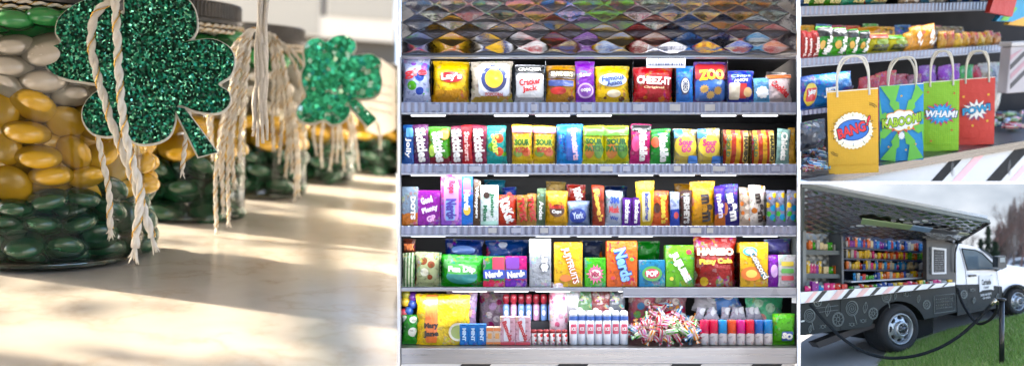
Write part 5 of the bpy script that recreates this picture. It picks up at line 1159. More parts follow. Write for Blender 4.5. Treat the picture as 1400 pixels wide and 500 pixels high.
def gift_bag(xl, xr, ytop, ybot, d0, c, c2, pat, label, hx, hy, twistv=0.0, yaw=0):
    xm = (xl+xr)/2; hh, dd = B3.onplane(xm, ybot, 0.0); d = dd
    r0 = ray(xm, ybot); fd = Vector((r0.dot(B3.H), r0.dot(B3.B))); yaw = -math.atan2(fd.x, fd.y)*.93
    Yb_ = B3.w(hh, dd, 0).y
    w = (xr-xl)*Yb_/F*math.cos(math.radians(21)); h = B3.fit(xm, ytop, d)[1]
    hc = hh; dp = w*.42
    M = B3.mtx(hc, d, 0.001, yaw) @ Matrix.Rotation(-.07, 4, 'Y')
    t = empty('gift_bag', M, label, 'gift bag', 'paper gift bags on the counter')
    mb = MB(); nz_ = 10; ph = rr.uniform(0, 6)
    fr = lambda x, z: .0 - .004*math.sin(PI*min(1, z/h))*math.cos(x/w*PI) + .0012*math.sin(z/h*11+ph)
    # front, back with creases, gussets pinched in
    for s, y0 in ((0, 0), (1, dp)):
        vs = []; fs = []
        for j in range(nz_+1):
            for i in range(9):
                x = (i/8-.5)*w; z = h*j/nz_; q = j/nz_; yy = fr(x, z) if s == 0 else dp-(fr(x, z))-(dp*.55*q)
                if j == nz_: z += .0012*math.sin(i*2.1)
                vs.append((x, yy, z))
        for j in range(nz_):
            for i in range(8): a = j*9+i; fs.append((a, a+1, a+10, a+9))
        mb.add(vs, fs, 0, True)
    for sx in (-1, 1):
        vs = []; fs = []
        for j in range(nz_+1):
            z = h*j/nz_; q = j/nz_; yb2 = dp-dp*.55*q
            vs += [(sx*w/2, fr(sx*w/2, z), z), (sx*(w/2-dp*.22*q), yb2*.5, z), (sx*w/2, yb2-fr(sx*w/2, z), z)]
        for j in range(nz_):
            for i in range(2): a = j*3+i; fs.append((a, a+1, a+4, a+3))
        mb.add(vs, fs, 0)
    mb.add([(-w/2, 0, .001), (w/2, 0, .001), (w/2, dp, .001), (-w/2, dp, .001)], [(0, 1, 2, 3)])
    mb.build('bag_body', paper(c, c2, pat), t, fix=False)
    tm = MB().add([(-w/2, -.0012, h-.002), (w/2, -.0012, h-.002), (w/2, -.0012, h+.0008), (-w/2, -.0012, h+.0008)], [(0, 1, 2, 3)]); tm.build('top_edge', mat('#e8e2d0', .7, var=0), t, fix=False)
    fc = MB().tube([(-w/2, -.0016, h*.115), (w/2, -.0016, h*.10)], .0006, 4); fc.build('bottom_fold', paper(c), t, fix=False)
    for k, yk in ((0, -.003), (1, dp*.42)):
        x0, x1 = hx[0]*w, hx[1]*w; H2 = (ytop-hy)*B3.w(hc, d, h).y/F*(1-.03*k); sh = (.05 if k else -.03)*w+twistv*(1 if k == 0 else -.6)*w
        pts = catmull([(x0, yk, h*.93), (x0, yk, h*1.0), (x0+.02*w+sh*.4, yk-.004, h+H2*.55), (x0+.13*w+sh, yk-.006, h+H2*.92), ((x0+x1)/2+sh, yk-.006, h+H2), (x1-.13*w+sh, yk-.006, h+H2*.92), (x1-.02*w+sh*.4, yk-.004, h+H2*.55), (x1, yk, h), (x1, yk, h*.93)], 6)
        MB().tube(pts, .0036, 8).build('handle', hm, t, fix=False)
    return t, w, h, fr
def deco(bag, shapes, texts, polys=()):
    t, w, h, fr = bag; k = 0
    for nm, pts, c in polys:
        k += 1; lp = [(x*w, z*h) for x, z in pts]
        tris = tessellate_polygon([[Vector((a, b, 0)) for a, b in lp]])
        # fine strips so the print follows the paper
        m_ = MB().add([(a, -.0062-.0003*k, b) for a, b in lp], [tuple(q) for q in tris]); m_.build(nm, mat(c, .5, var=.1), t, fix=False)
    for sh in shapes:
        k += 1; typ, cx, cz, sw, shh, c = sh[:6]; rot = sh[6] if len(sh) > 6 else 0; m_ = MB()
        put_shape(m_, SHAPES[typ] if isinstance(typ, str) else typ, cx*w, cz*h, sw*w, shh*w, rot, lambda a, b: -.0062, .0003*k); m_.build('comic_burst', mat(c, .5, var=.08), t, fix=False)
    for s, cx, cz, tw, th, rot, c, b_, ar in texts:
        k += 1; m_ = MB(); put_text(m_, s, cx*w, cz*h, tw*w, th*w, rot, lambda a, b: -.0062, .0003*k, bold=b_, arc=ar, shear=.12); m_.build('lettering', mat(c, .5, var=0), t, fix=False)
def ray_lines(bag, cx, cz, r0, r1, n, c):
    t, w, h, fr = bag; m_ = MB()
    for i in range(n):
        a = 2*PI*i/n; m_.tube([(cx*w+math.cos(a)*r0*w, -.0065, cz*h+math.sin(a)*r0*w*.75), (cx*w+math.cos(a)*r1*w, -.0065, cz*h+math.sin(a)*r1*w*.75)], .0011, 4)
    m_.build('speed_lines', mat(c, .5, var=0), t, fix=False)
g = gift_bag(1133, 1201, 124, 237.5, 0, '#e8ac18', '#f0c850', 'dots', 'yellow dotted paper gift bag lettered BANG', (-.30, .33), 78)
halo = [(.5*math.cos(2*PI*i/60)*(1 if i % 2 else .93), .5*math.sin(2*PI*i/60)*(1 if i % 2 else .93)) for i in range(60)]
deco(g, [(halo, 0, .52, .80, .80, '#f4e8c0'), (halo, 0, .52, .62, .62, '#f8f4e8'), ('oval', .0, .53, .64, .46, '#181c2c'), ('oval', .0, .53, .61, .43, '#2c6cb8')], [('BANG', -.03, .53, .60, .26, .28, '#20141c', .07, .0), ('BANG', -.03, .53, .57, .22, .28, '#d82c34', .04, .0), ('!', .30, .63, .07, .24, -.15, '#20141c', .10, 0), ('!', .30, .63, .05, .21, -.15, '#d82c34', .04, 0)],
     [('speech_tail', [(-.02, .44), (.12, .45), (.08, .37)], '#2c6cb8')])
ray_lines(g, 0, .53, .37, .46, 12, '#1c1814')
t_, w_, h_, _ = g; m_ = MB()
for (cx_, cz_, a0, sgn) in ((.30, .76, .3, 1), (-.28, .30, 3.4, 1)):
    for q in (0, .035): m_.tube([((cx_*w_)+(.14+q)*w_*math.cos(a0+k*.14), -.0065, cz_*h_+(.10+q)*w_*math.sin(a0+k*.14)) for k in range(9)], .0011, 4)
m_.build('motion_lines', mat('#1c1814', .5, var=0), t_, fix=False)
g = gift_bag(1203.5, 1261.5, 117, 220, 0, '#2c9cd8', None, None, 'blue and green rayed paper gift bag lettered KABOOM', (-.30, .33), 80, .10)
gr = '#6cc048'
def zig(a0, wd, r=.95):
    c0 = (.0, .5); o = []
    def p(a, q, s=1): return (max(-.5, min(.5, c0[0]+math.cos(a)*q*s)), max(.0, min(1, c0[1]+math.sin(a)*q*.62*s)))
    return [p(a0, .1), p(a0-wd*.5, .45), p(a0-wd*.15, .5), p(a0-wd*.7, r), p(a0+wd*.5, r), p(a0+wd*.35, .55), p(a0+wd*.6, .5)]
deco(g, [('burst', 0, .52, .92, .62, '#d83c44', .1), ('burst', 0, .52, .70, .44, '#f0c8b0', .3), ('cloud', -.0, .54, .86, .56, '#e8a838'), ('cloud', 0, .54, .80, .50, '#f4f4f0'), ('star', .0, .34, .16, .22, '#f4f4f0'), ('oval', .16, .44, .07, .07, '#e8c030')], [('KABOOM!', 0, .53, .92, .27, .14, '#1c2c18', .08, .12), ('KABOOM!', 0, .53, .89, .23, .14, '#a8d030', .04, .12)],
     [('ray_print', zig(a, .42), gr) for a in (.25, 1.0, 1.9, 2.75, 3.55, 4.35, 5.15, 5.95)])
t_, w_, h_, _ = g; m_ = MB()
for cx_, cz_ in ((.0, .86), (.32, .22), (-.3, .2), (.1, .15)): 
    m_ = MB(); put_shape(m_, star(5, .45), cx_*w_, cz_*h_, .07*w_, .07*w_, .3, lambda a, b: -.012, 0, rings=1); m_.build('star_print', mat('#e8b830', .5, var=0), t_, fix=False)
g = gift_bag(1262.5, 1309.5, 112, 207, 0, '#8ccc28', '#c8dc30', 'dots', 'lime green dotted paper gift bag lettered WHAM', (-.30, .33), 71)
deco(g, [(star(16, .62, 9), 0, .54, 1.0, .78, '#d83c58'), (star(16, .6, 4), 0, .54, .96, .74, '#1c88c0', .1), ('burst', 0, .54, .72, .56, '#38b0e0')], [('WHAM!', 0, .54, .94, .26, -.08, '#143048', .08, 0), ('WHAM!', 0, .54, .90, .22, -.08, '#f4f4f0', .04, 0)])
t_, w_, h_, _ = g; m_ = MB()
for cx_, cz_ in ((-.36, .86), (-.28, .16), (.36, .82), (.3, .3)): 
    m_ = MB(); put_shape(m_, star(5, .45), cx_*w_, cz_*h_, .09*w_, .09*w_, .3, lambda a, b: -.009, 0, rings=1); m_.build('star_print', mat('#c85830', .5, var=0), t_, fix=False)
g = gift_bag(1310.5, 1357.5, 108, 198.5, 0, '#e0483c', None, None, 'coral red paper gift bag lettered POW, rightmost of the four', (-.30, .33), 71)
deco(g, [(star(12, .6, 2), .0, .52, .80, .66, '#8c4c70', .2), (star(12, .55, 5), .0, .53, .76, .62, '#f0ece4')], [('POW!', .0, .54, .80, .26, .16, '#14203c', .07, 0), ('POW!', .0, .54, .77, .22, .16, '#2c98c8', .04, 0)])
t_, w_, h_, _ = g; m_ = MB()
for cx_, cz_ in ((-.36, .74), (.32, .75), (.3, .36), (-.1, .30)): 
    m_ = MB(); put_shape(m_, OVAL, cx_*w_, cz_*h_, .07*w_, .07*w_, 0, lambda a, b: -.009, 0, rings=1); m_.build('dot_print', mat('#e8b038', .5, var=0), t_, fix=False)
# more paper bags hanging at the top right corner
def hang(pts, d, c, label, th=.02):
    o0 = B3.loc(*pts[0], d); f = [B3.loc(x, y, d)-o0 for x, y in pts]
    o = MB().prism([(v.x, 0, v.z) for v in f], [(v.x, th, v.z) for v in f]).build('paper_bag', paper(c), None, B3.mtx(o0.x, d, o0.z)); tag(o, label, 'paper bag', 'paper bags in the top right corner'); return o, o0
o, o0 = hang([(1360, -6), (1353, 17), (1384, 23), (1392, -6)], .10, '#c83830', 'red paper bag hanging in the top right corner')
o, o0 = hang([(1393, -6), (1362, 29), (1384, 30), (1404, 22), (1404, -6)], .16, '#2c9cc8', 'blue and green paper bag behind the red one in the top right corner')
q_ = [B3.loc(x, y, .157)-o0 for x, y in ((1386, 8), (1368, 28), (1377, 29), (1391, 12))]; MB().prism([(v.x, -.0032, v.z) for v in q_], [(v.x, -.0022, v.z) for v in q_]).build('green_print', paper('#6cc048'), o)
hang([(1400, 2), (1378, 34), (1404, 36), (1404, 2)], .20, '#e8ac28', 'yellow paper bag at the very edge of the top right corner')
# ================================================================== the candy truck outdoors
th = math.radians(20)
H4 = Vector((math.cos(th), math.sin(th), 0))
A4 = at(1229, 483, 3.20)
B4 = Bay(A4, H4, (0, 0, 1))
L4 = 1094.6
def shape4(pts, d0, d1, name, m, par, hollow=False):
    """outline on the side plane at depth d0, given thickness towards d1"""
    f = [B4.loc(x, y, d0) for x, y in pts]
    return MB().prism([(v.x, d0, v.z) for v in f], [(v.x, d1, v.z) for v in f]).build(name, m, par)
white4 = mat('#dfe3e8', .25, var=.04, coat=.5)
dark4 = mat((.006, .010, .010), .6, var=.35)
tk = empty('candy_truck', B4.mtx(), 'white pickup with a dark chalk doodled body and raised hatch opened as a candy shop', 'truck')
arch = lambda cx, cy, rx, ry, a0, a1, n=14: [(cx+rx*math.cos(math.radians(a0+(a1-a0)*i/n)), cy-ry*math.sin(math.radians(a0+(a1-a0)*i/n))) for i in range(n+1)]
low = [(L4, 413), (1306, 388.5), (1308, 426), (1264, 436)]+arch(1229, 449, 37, 38, 18, 172)+[(1186, 446.5), (L4, 458)]
body = shape4(low, 0, .05, 'lower_body', dark4, tk)
# wheel well behind
shape4([(1180, 412), (1276, 400), (1276, 462), (1180, 462)], .10, .34, 'wheel_well', mat((.01, .01, .01), .9, var=0), tk)
# chassis under the body
shape4([(1100, 440), (1306, 412), (1392, 402), (1392, 420), (1306, 428), (1100, 458)], .16, .40, 'chassis', mat((.02, .02, .02), .8), tk)
shape4([(1115, 468), (1170, 447), (1200, 441), (1200, 446), (1174, 455), (1121, 475)], .02, .06, 'step_plank', mat('#3c3430', .7), tk)
# ledge
led = shape4([(L4, 399), (1306, 385.5), (1306, 390), (L4, 414.5)], -.045, .002, 'serving_ledge', white4, tk)
def stripe4(x, w, c):
    def top(x): return 399+(385.5-399)*(x-L4)/(1306-L4)
    def bot(x): return 414.5+(390-414.5)*(x-L4)/(1306-L4)
    s = 1-.5*(x-L4)/(1306-L4); x2 = x+13*s
    pts = [(x, bot(x)-.25), (x+w, bot(x+w)-.25), (x2+w, top(x2+w)+.25), (x2, top(x2)+.25)]
    shape4(pts, -.0462, -.0452, 'diagonal_stripe', mat(c, .4, var=0), led)
for x, w in ((1112, 7), (1151, 6.5), (1189, 6), (1222, 5), (1248, 4), (1268, 3.5), (1287, 3)): stripe4(x, w, '#181818')
for x, w in ((1100, 6), (1134, 10), (1170, 9), (1206, 8)): stripe4(x, w, '#e8bcb8')
# counter board and interior
def quad4(a, b, c, d, name, m, par, t=.004):
    P_ = [B4.loc(x, y, dd) for x, y, dd in (a, b, c, d)]; n = (P_[1]-P_[0]).cross(P_[3]-P_[0]).normalized()*t
    return MB().prism(P_, [p+n for p in P_]).build(name, m, par)
hb_l = B4.loc(L4, 399, -.04); hb_r = B4.loc(1306, 385.5, -.04)
inn = [hb_l, hb_r, Vector((hb_r.x-.01, .30, hb_r.z)), Vector((hb_l.x+.06, .30, hb_l.z))]
MB().prism(inn, [p+Vector((0, 0, -.006)) for p in inn]).build('counter_board', steelm, tk)
shape4([(L4+1, 300), (1306, 322), (1306, 398), (L4+1, 412)], .26, .28, 'interior_back', mat((.02, .03, .075), .6), tk)
# right pillar, dark, with the menu
pil = shape4([(1267, 326), (1306, 332), (1306, 386), (1267, 387)], .0, .02, 'side_pillar', mat((.05, .055, .06), .4, var=.3), tk)
mf = shape4([(1274.5, 337.5), (1294, 339.5), (1294, 374), (1274.5, 374.5)], -.008, -.001, 'menu_frame', mat('#c8ccd0', .4, var=.05), tk)
shape4([(1277, 340.5), (1291.5, 342), (1291.5, 371.5), (1277, 372)], -.0096, -.0084, 'menu_board', mat((.02, .022, .025), .5), mf)
def lines4(x0, x1, ys, par, d, c, r=.0008, seed=1, name='chalk_lettering', gap=True):
    q = random.Random(seed); m_ = MB()
    for y in ys:
        x = x0
        while x < x1-1:
            l = q.uniform(1.5, 4) if gap else x1-x0; a = B4.loc(x, y, d); b = B4.loc(min(x1, x+l), y, d)
            m_.tube([(a.x, d, a.z), ((a.x+b.x)/2, d, (a.z+b.z)/2+q.uniform(-.0006, .0006)), (b.x, d, b.z)], r, 4); x += l+1.2
    return m_.build(name, mat(c, .6, var=0), par, fix=False)
lines4(1278.5, 1290, [345, 349, 352, 355, 358, 361, 364, 367, 370], mf, -.0104, '#a8acae')
lines4(1270, 1272, [345, 352, 360, 368], pil, -.002, '#888c90')
# left end: quilted inner wall with two little shelves
PL = [(1098, 402, .12), (1150, 397, .12), (1150, 322, .12), (1098, 314, .12)]
q4 = [B4.loc(x, y, d) for x, y, d in PL]
mir2 = steel(.16, 'quilted_truck_steel', (.55, .56, .55), 30, 30)
qm = quilt(B4, q4[0], q4[1], q4[2], q4[3], 60, 90, .034, .004); qm.build('quilted_side_wall', steel(.45, 'dull_quilted_steel', (.26, .27, .26), 30, 30, .7), tk)
for y in (342, 374): shape4([(1100, y-1), (1151, y+.5), (1151, y+6), (1100, y+6)], .06, .119, 'end_shelf', mat('#5c6466', .6), tk)
shape4([(1098, 262), (1102, 262), (1102.5, 402), (1098, 403)], -.01, .12, 'rear_post', mat('#707678', .4), tk)
shape4([(1150.5, 320), (1153, 320.5), (1154, 397), (1151, 398)], .05, .26, 'inner_post', mat('#565a60', .4), tk)
# inner shelves
shel = [((1153, 337.5), (1267, 344)), ((1153, 352.5), (1267, 356)), ((1153, 368), (1267, 369))]
for (xa_, ya_), (xb_, yb2) in shel:
    shape4([(xa_, ya_), (xb_, yb2), (xb_, yb2+1.4), (xa_, ya_+1.8)], .10, .26, 'shelf', mat('#2c3450', .4), tk)
shape4([(1164, 384), (1267, 378.5), (1267, 380), (1164, 386)], .05, .14, 'shelf', mat('#dfe3ea', .3, var=.03), tk)
# hatch, opened upwards
hl = [B4.loc(1096, 319, .02), B4.loc(1306, 333, .02), B4.loc(1352, 304.5, -.33), B4.loc(1095.2, 256, -.33)]
hatch4 = quilt(B4, hl[0], hl[1], hl[2], hl[3], 330, 110, .060, -.0042).build('raised_hatch_lining', mir2, tk)
up = [p+Vector((0, .004, .014)) for p in hl]; MB().prism(up, [p+Vector((0, .002, .010)) for p in up]).build('hatch_skin', mat('#b4bcc4', .35, var=.05), tk)
def edge4(p, q, r, nm, m, par=None): MB().tube([p, q], r, 6, smooth=False).build(nm, m, par or tk)
gtr = mat('#5c6668', .4, .2, var=.15)
MB().prism([hl[3]+Vector((0, -.004, 0)), hl[2]+Vector((0, -.004, 0)), hl[2]+Vector((0, -.004, .010)), hl[3]+Vector((0, -.004, .014))], [hl[3]+Vector((0, .02, 0)), hl[2]+Vector((0, .02, 0)), hl[2]+Vector((0, .02, .010)), hl[3]+Vector((0, .02, .014))]).build('hatch_edge', gtr, tk)
edge4(hl[1], hl[2], .006, 'hatch_arm', mat('#3c4044', .4)); edge4(hl[0]+Vector((.004, 0, 0)), hl[3]+Vector((.006, 0, 0)), .006, 'hatch_arm', gtr)
# light bar with the green strip under the hatch
def onh(a, b, o=.012):
    p = (hl[0]*(1-a)+hl[1]*a)*(1-b)+(hl[3]*(1-a)+hl[2]*a)*b; n = (hl[1]-hl[0]).cross(hl[3]-hl[0]).normalized(); return p-n*o
def hstrip(a0, a1, b0, b1, c, nm, o=.010):
    g = [onh(a0, b0, o), onh(a1, b0, o), onh(a1, b1, o), onh(a0, b1, o)]; MB().prism(g, [p+Vector((0, .0, .003)) for p in g]).build(nm, mat(c, .4, var=.2), tk)
sgn = 1 if onh(.5, .5, .01).z < onh(.5, .5, 0).z else -1
hstrip(.33, .62, .46, .60, '#7c9468', 'green_strip', sgn*.010); hstrip(.62, .74, .46, .60, '#6c8cb0', 'green_strip', sgn*.010)
hstrip(.74, .90, .48, .60, '#22262c', 'light_bar', sgn*.011); hstrip(.90, .97, .50, .58, '#8c9478', 'green_strip', sgn*.010)
# struts
MB().tube([hl[2]+Vector((-.004, 0, -.004)), B4.loc(1312, 327, -.01)], .0034, 6).build('strut', mat('#1c1e20', .4), tk)
MB().lathe([(.0005, -.012), (.010, -.010), (.012, 0), (.010, .010), (.0005, .012)], 14, M=Matrix.Translation(B4.loc(1310, 329, -.012)) @ Matrix.Rotation(PI/2, 4, 'X')).build('hinge_joint', mat('#1c1e20', .4), tk)
MB().tube([B4.loc(1310, 330, -.012), B4.loc(1306, 345, -.012), B4.loc(1305.5, 372, -.008)], .0032, 6).build('strut', mat('#24282c', .4), tk)
# cab
cab_up = [(1306.5, 333), (1313, 333), (1330, 336.3), (1341, 340), (1352, 347.5), (1365, 359.5), (1381, 362), (1398, 364.5), (1412, 368), (1416, 376), (1416, 398), (1407, 396)]+arch(1390, 411, 19, 21, 40, 150)+[(1370.5, 399), (1370, 391), (1307.5, 388.5)]
cab = shape4(cab_up, .006, .42, 'cab', white4, tk)
cab_low = [(1307.5, 388.8), (1340, 388), (1370, 391.2), (1371, 415), (1309, 427)]
lowc = shape4(cab_low, .004, .05, 'cab_lower_panel', dark4, tk)
shape4([(1309, 427), (1371, 415), (1371, 419), (1309, 431)], .01, .06, 'running_board', mat((.02, .02, .02), .6), tk)
shape4([(1407, 396), (1416, 398), (1416, 412), (1408, 414)], .008, .3, 'front_bumper', mat('#6c7074', .3, .5), tk)
wf = shape4([(1315, 339.5), (1334, 341.5), (1343, 346), (1357.5, 360), (1361.5, 367.5), (1323, 368.5)], .0045, .0058, 'door_window', mat((.10, .14, .17), .08, var=.25, coat=.6), cab)
gl = [(1315, 339.5), (1334, 341.5), (1343, 346), (1357.5, 360), (1361.5, 367.5), (1323, 368.5)]
MB().tube([B4.loc(x, y, .0035) for x, y in gl+gl[:1]], .0022, 5).build('window_frame', mat('#202428', .4), wf)
dl = [(1312, 338), (1320, 369), (1322, 388), (1323, 424)]; MB().tube([B4.loc(x, y, .004) for x, y in dl], .0008, 4).build('door_seam', mat('#5c6064', .6, var=0), cab)
dl = [(1362, 368), (1366, 392), (1365, 416)]; MB().tube([B4.loc(x, y, .003) for x, y in dl], .0008, 4).build('door_seam', mat('#5c6064', .6, var=0), cab)
shape4([(1326, 375.5), (1335, 375), (1335.5, 377.3), (1326.5, 378)], -.004, .004, 'door_handle', mat('#2c3034', .4), cab)
MB().tube([B4.loc(x, y, .002) for x, y in arch(1390, 411, 20, 22, 30, 165)], .0030, 6).build('arch_trim', mat((.02, .022, .024), .5), cab)
MB().tube([B4.loc(x, y, .002) for x, y in ((1341, 340), (1352, 347.5), (1365, 359.5))], .0026, 5).build('windscreen_pillar', mat('#40464c', .4), cab)
mr = shape4([(1365, 350), (1375, 349), (1376.5, 365), (1370, 368), (1365, 365)], -.07, -.045, 'wing_mirror', mat('#30363c', .25, coat=.5), cab)
MB().tube([B4.loc(1368, 366, -.05), B4.loc(1362, 369, .004)], .005, 6).build('mirror_arm', mat('#24282c', .4), cab)
MB().prism([(v.x, -.0712, v.z) for v in [B4.loc(x, y, -.07) for x, y in ((1367, 352), (1373.5, 351.5), (1374, 358), (1367, 358))]], [(v.x, -.0702, v.z) for v in [B4.loc(x, y, -.07) for x, y in ((1367, 352), (1373.5, 351.5), (1374, 358), (1367, 358))]]).build('mirror_glass', mat('#a8b4bc', .1, .6), mr)
# door emblem: white card with scalloped ends and the name
emb = [(1339, 376), (1342, 378), (1355, 376.5), (1358, 374), (1358.5, 396), (1355, 395), (1343, 396.5), (1339.5, 399)]
ec = shape4(emb, .0015, .0035, 'door_emblem', mat('#d4d8dc', .4, var=.03), cab)
def text4(s, x, y, wpx, hpx, d, c, par, bold=.03, rot=0):
    o = B4.loc(x, y, d); k = B4.w(o.x, d, o.z).y/F; m_ = MB(); put_text(m_, s, o.x, o.z, wpx*k, hpx*k, rot, lambda a, b: d, 0, bold=bold); m_.build('lettering', mat(c, .5, var=0), par, fix=False)
text4('Curbside', 1348.6, 385, 17, 8, .0008, '#23282c', ec, .03, .05)
text4('CANDY', 1348.6, 392.5, 10, 3, .0008, '#3c4044', ec, .03, .05)
text4('SWEETS AND TREATS', 1348, 402, 20, 3, .003, '#c8ccd0', lowc, .03, .12); text4('ON WHEELS', 1349, 406.5, 14, 2.6, .003, '#b8bcc0', lowc, .03, .12)
# chalk doodles on the dark body
ck = mat('#8a9290', .6, var=.1)
def doodle(cx, cy, r, kind, par, seed=0):
    q = random.Random(seed); o = B4.loc(cx, cy, -.0012); k = B4.w(o.x, 0, o.z).y/F; R_ = r*k*1.12; m_ = MB(); P_ = lambda a, b: (o.x+a, -.0010, o.z+b)
    if kind == 'lolly':
        m_.tube([P_(R_*t/50*math.cos(t*.42), R_*t/50*math.sin(t*.42)) for t in range(2, 51)], .0009, 4); m_.tube([P_(R_*math.cos(t*.3), R_*math.sin(t*.3)) for t in range(22)], .0010, 4)
        m_.tube([P_(R_*.4, -R_*.95), P_(R_*.8, -R_*2.2)], .0012, 4)
    elif kind == 'wheel':
        for f in (1, .86, .3): m_.tube([P_(R_*f*math.cos(t*.3), R_*f*math.sin(t*.3)) for t in range(22)], .0009, 4)
        for t in range(8): m_.tube([P_(R_*.3*math.cos(t*.785), R_*.3*math.sin(t*.785)), P_(R_*.86*math.cos(t*.785+.3), R_*.86*math.sin(t*.785+.3))], .0008, 4)
    elif kind == 'leaf':
        m_.tube([P_(R_*.45*math.sin(t/20*PI)*s+R_*.35*(t/20-.5), R_*(t/10-1)) for s in (1,) for t in range(21)], .0009, 4); m_.tube([P_(-R_*.45*math.sin(t/20*PI)+R_*.35*(t/20-.5), R_*(t/10-1)) for t in range(21)], .0009, 4)
        m_.tube([P_(-R_*.17, -R_), P_(R_*.17, R_)], .0007, 4)
    else:
        m_.tube([P_(R_*.6*math.cos(t*.4), R_*.5*math.sin(t*.4)) for t in range(17)], .0009, 4)
        for s in (-1, 1): m_.tube([P_(s*R_*.55, R_*.1), P_(s*R_*1.1, R_*.5), P_(s*R_*1.05, -R_*.4), P_(s*R_*.55, -R_*.1)], .0009, 4)
    m_.build('chalk_doodle', ck, par, fix=False)
for cx, cy, r, kd in ((1107, 431, 8, 'lolly'), (1132, 423, 8, 'leaf'), (1146, 436, 8.5, 'wheel'), (1165, 421, 9, 'lolly'), (1183, 420, 7, 'leaf'), (1194, 428, 7, 'wheel'), (1165, 443, 4, 'sweet'), (1212, 405, 7, 'lolly'), (1240, 402, 5, 'sweet'), (1118, 404+8, 6, 'wheel'), (1108, 449, 5, 'leaf'), (1224, 404.5, 4, 'leaf'), (1256, 408, 5, 'leaf'), (1267, 416, 5.5, 'wheel'), (1125, 446, 4, 'sweet'), (1180, 438, 4, 'sweet')): doodle(cx, cy, r, kd, body, int(cx))
for cx, cy, r, kd in ((1318, 402, 5, 'wheel'), (1332, 410, 4, 'leaf'), (1330, 396, 3.5, 'sweet'), (1364, 405, 4, 'leaf')): doodle(cx, cy, r, kd, lowc, int(cx))
rb_ = [(1277, 404), (1305, 401), (1305.5, 424), (1277.5, 428)]; MB().tube([B4.loc(x, y, -.001) for x, y in rb_+rb_[:1]], .001, 4).build('chalk_frame', ck, body, fix=False)
for i, y in enumerate((409, 413, 417, 421)): 
    rq = random.Random(i); m_ = MB(); x = 1280.
    while x < 1302:
        a = B4.loc(x, y-(x-1280)*.11, -.001); m_.tube([(a.x, -.001, a.z-.003), (a.x+.001, -.001, a.z+.003), (a.x+.003, -.001, a.z-.002)], .0007, 4); x += rq.uniform(1.8, 3)
    m_.build('chalk_lettering', mat('#a8b0ae', .6, var=0), body, fix=False)
hl_ = [(L4+1, 438), (1100, 437), (1100, 439), (L4+1, 440)]; shape4(hl_, -.004, -.0005, 'side_marker', mat('#d8dcd8', .3, var=0), body)
for y in (417, 423): m_ = MB().tube([B4.loc(1106, y+5, -.001), B4.loc(1146, y, -.001)], .0007, 4).build('chalk_line', ck, body, fix=False)
m_ = MB().tube([B4.loc(1149, 405, -.0008), B4.loc(1149.5, 450, -.0008)], .0009, 4).build('panel_seam', mat((.004, .004, .004), .6, var=0), body, fix=False)
# wheels
tyre = mat((.022, .022, .023), .75, var=.3, bump=.3, bscale=120); rimm = mat('#b4b8bc', .3, .65, var=.08); hubm = mat('#565a5e', .35, .6)
def wheel4(cx, cy, rpx, dface):
    c = B4.loc(cx, cy, dface); R_ = rpx*B4.w(c.x, dface, c.z).y/F
    Mx = Matrix.Translation((c.x, dface, c.z)) @ Matrix.Rotation(PI/2, 4, 'X')      # lathe axis -> towards the viewer
    w = empty_child('wheel', tk)
    MB().lathe([(R_*.62, -.004), (R_*.66, .004), (R_*.80, .010), (R_*.93, .004), (R_*.985, -.008), (R_, -.02), (R_, -.075), (R_*.97, -.09), (R_*.62, -.09)], 56, M=Mx, closed=True).build('tyre', tyre, w)
    tr = MB()
    for k in range(56):
        a = 2*PI*k/56; m3 = Mx @ Matrix.Rotation(a, 4, 'Z'); tr.box(R_*.97, R_*1.012, -.006*R_/.08, .006*R_/.08*.6, -.07, -.012, M=m3)
    tr.build('tread', tyre, w)
    # rim with eight slots
    rm = MB(); 
    rm.lathe([(R_*.64, .001), (R_*.62, .008), (R_*.585, .006), (R_*.56, -.008)], 48, M=Mx)
    n = 8
    for k in range(n):      # web between the slots
        a0 = 2*PI*(k+.5)/n
        V_ = []
        for (rr_, da) in ((.30, -.39), (.30, .39), (.38, .37), (.42, .15), (.50, .15), (.54, .36), (.575, .39), (.575, -.39), (.54, -.36), (.50, -.15), (.42, -.15), (.38, -.37)):
            aa = a0+da; V_.append(Mx @ Vector((rr_*R_*math.cos(aa), rr_*R_*math.sin(aa), -.006+.010*(1-abs(rr_-.3)/.3))))
        B_2 = [p+(Mx.to_3x3() @ Vector((0, 0, -.01))) for p in V_]; rm.prism(V_, B_2)
    rm.build('rim', rimm, w)
    MB().lathe([(R_*.57, -.012), (.0005, -.014)], 32, M=Mx).build('brake_disc', mat((.02, .02, .02), .7), w)
    MB().lathe([(R_*.33, -.004), (R_*.32, .012), (R_*.24, .018), (R_*.23, .012)], 32, M=Mx).build('hub_ring', rimm, w)
    MB().lathe([(R_*.22, .006), (R_*.14, .008), (R_*.13, .020), (.0005, .021)], 24, M=Mx).build('hub_cap', hubm, w)
    nb = MB()
    for k in range(8):
        a = 2*PI*(k+.25)/8; nb.lathe([(R_*.028, .012), (R_*.028, .024), (.0003, .025)], 8, M=Mx @ Matrix.Translation((R_*.19*math.cos(a), R_*.19*math.sin(a), 0)))
    nb.build('wheel_nuts', rimm, w)
    return c
def empty_child(n, p):
    o = bpy.data.objects.new(n, None); COL.objects.link(o); o.parent = p; o.empty_display_size = .02; return o
wheel4(1230, 449, 33.5, -.005); wheel4(1390.5, 411.5, 19.5, .02)
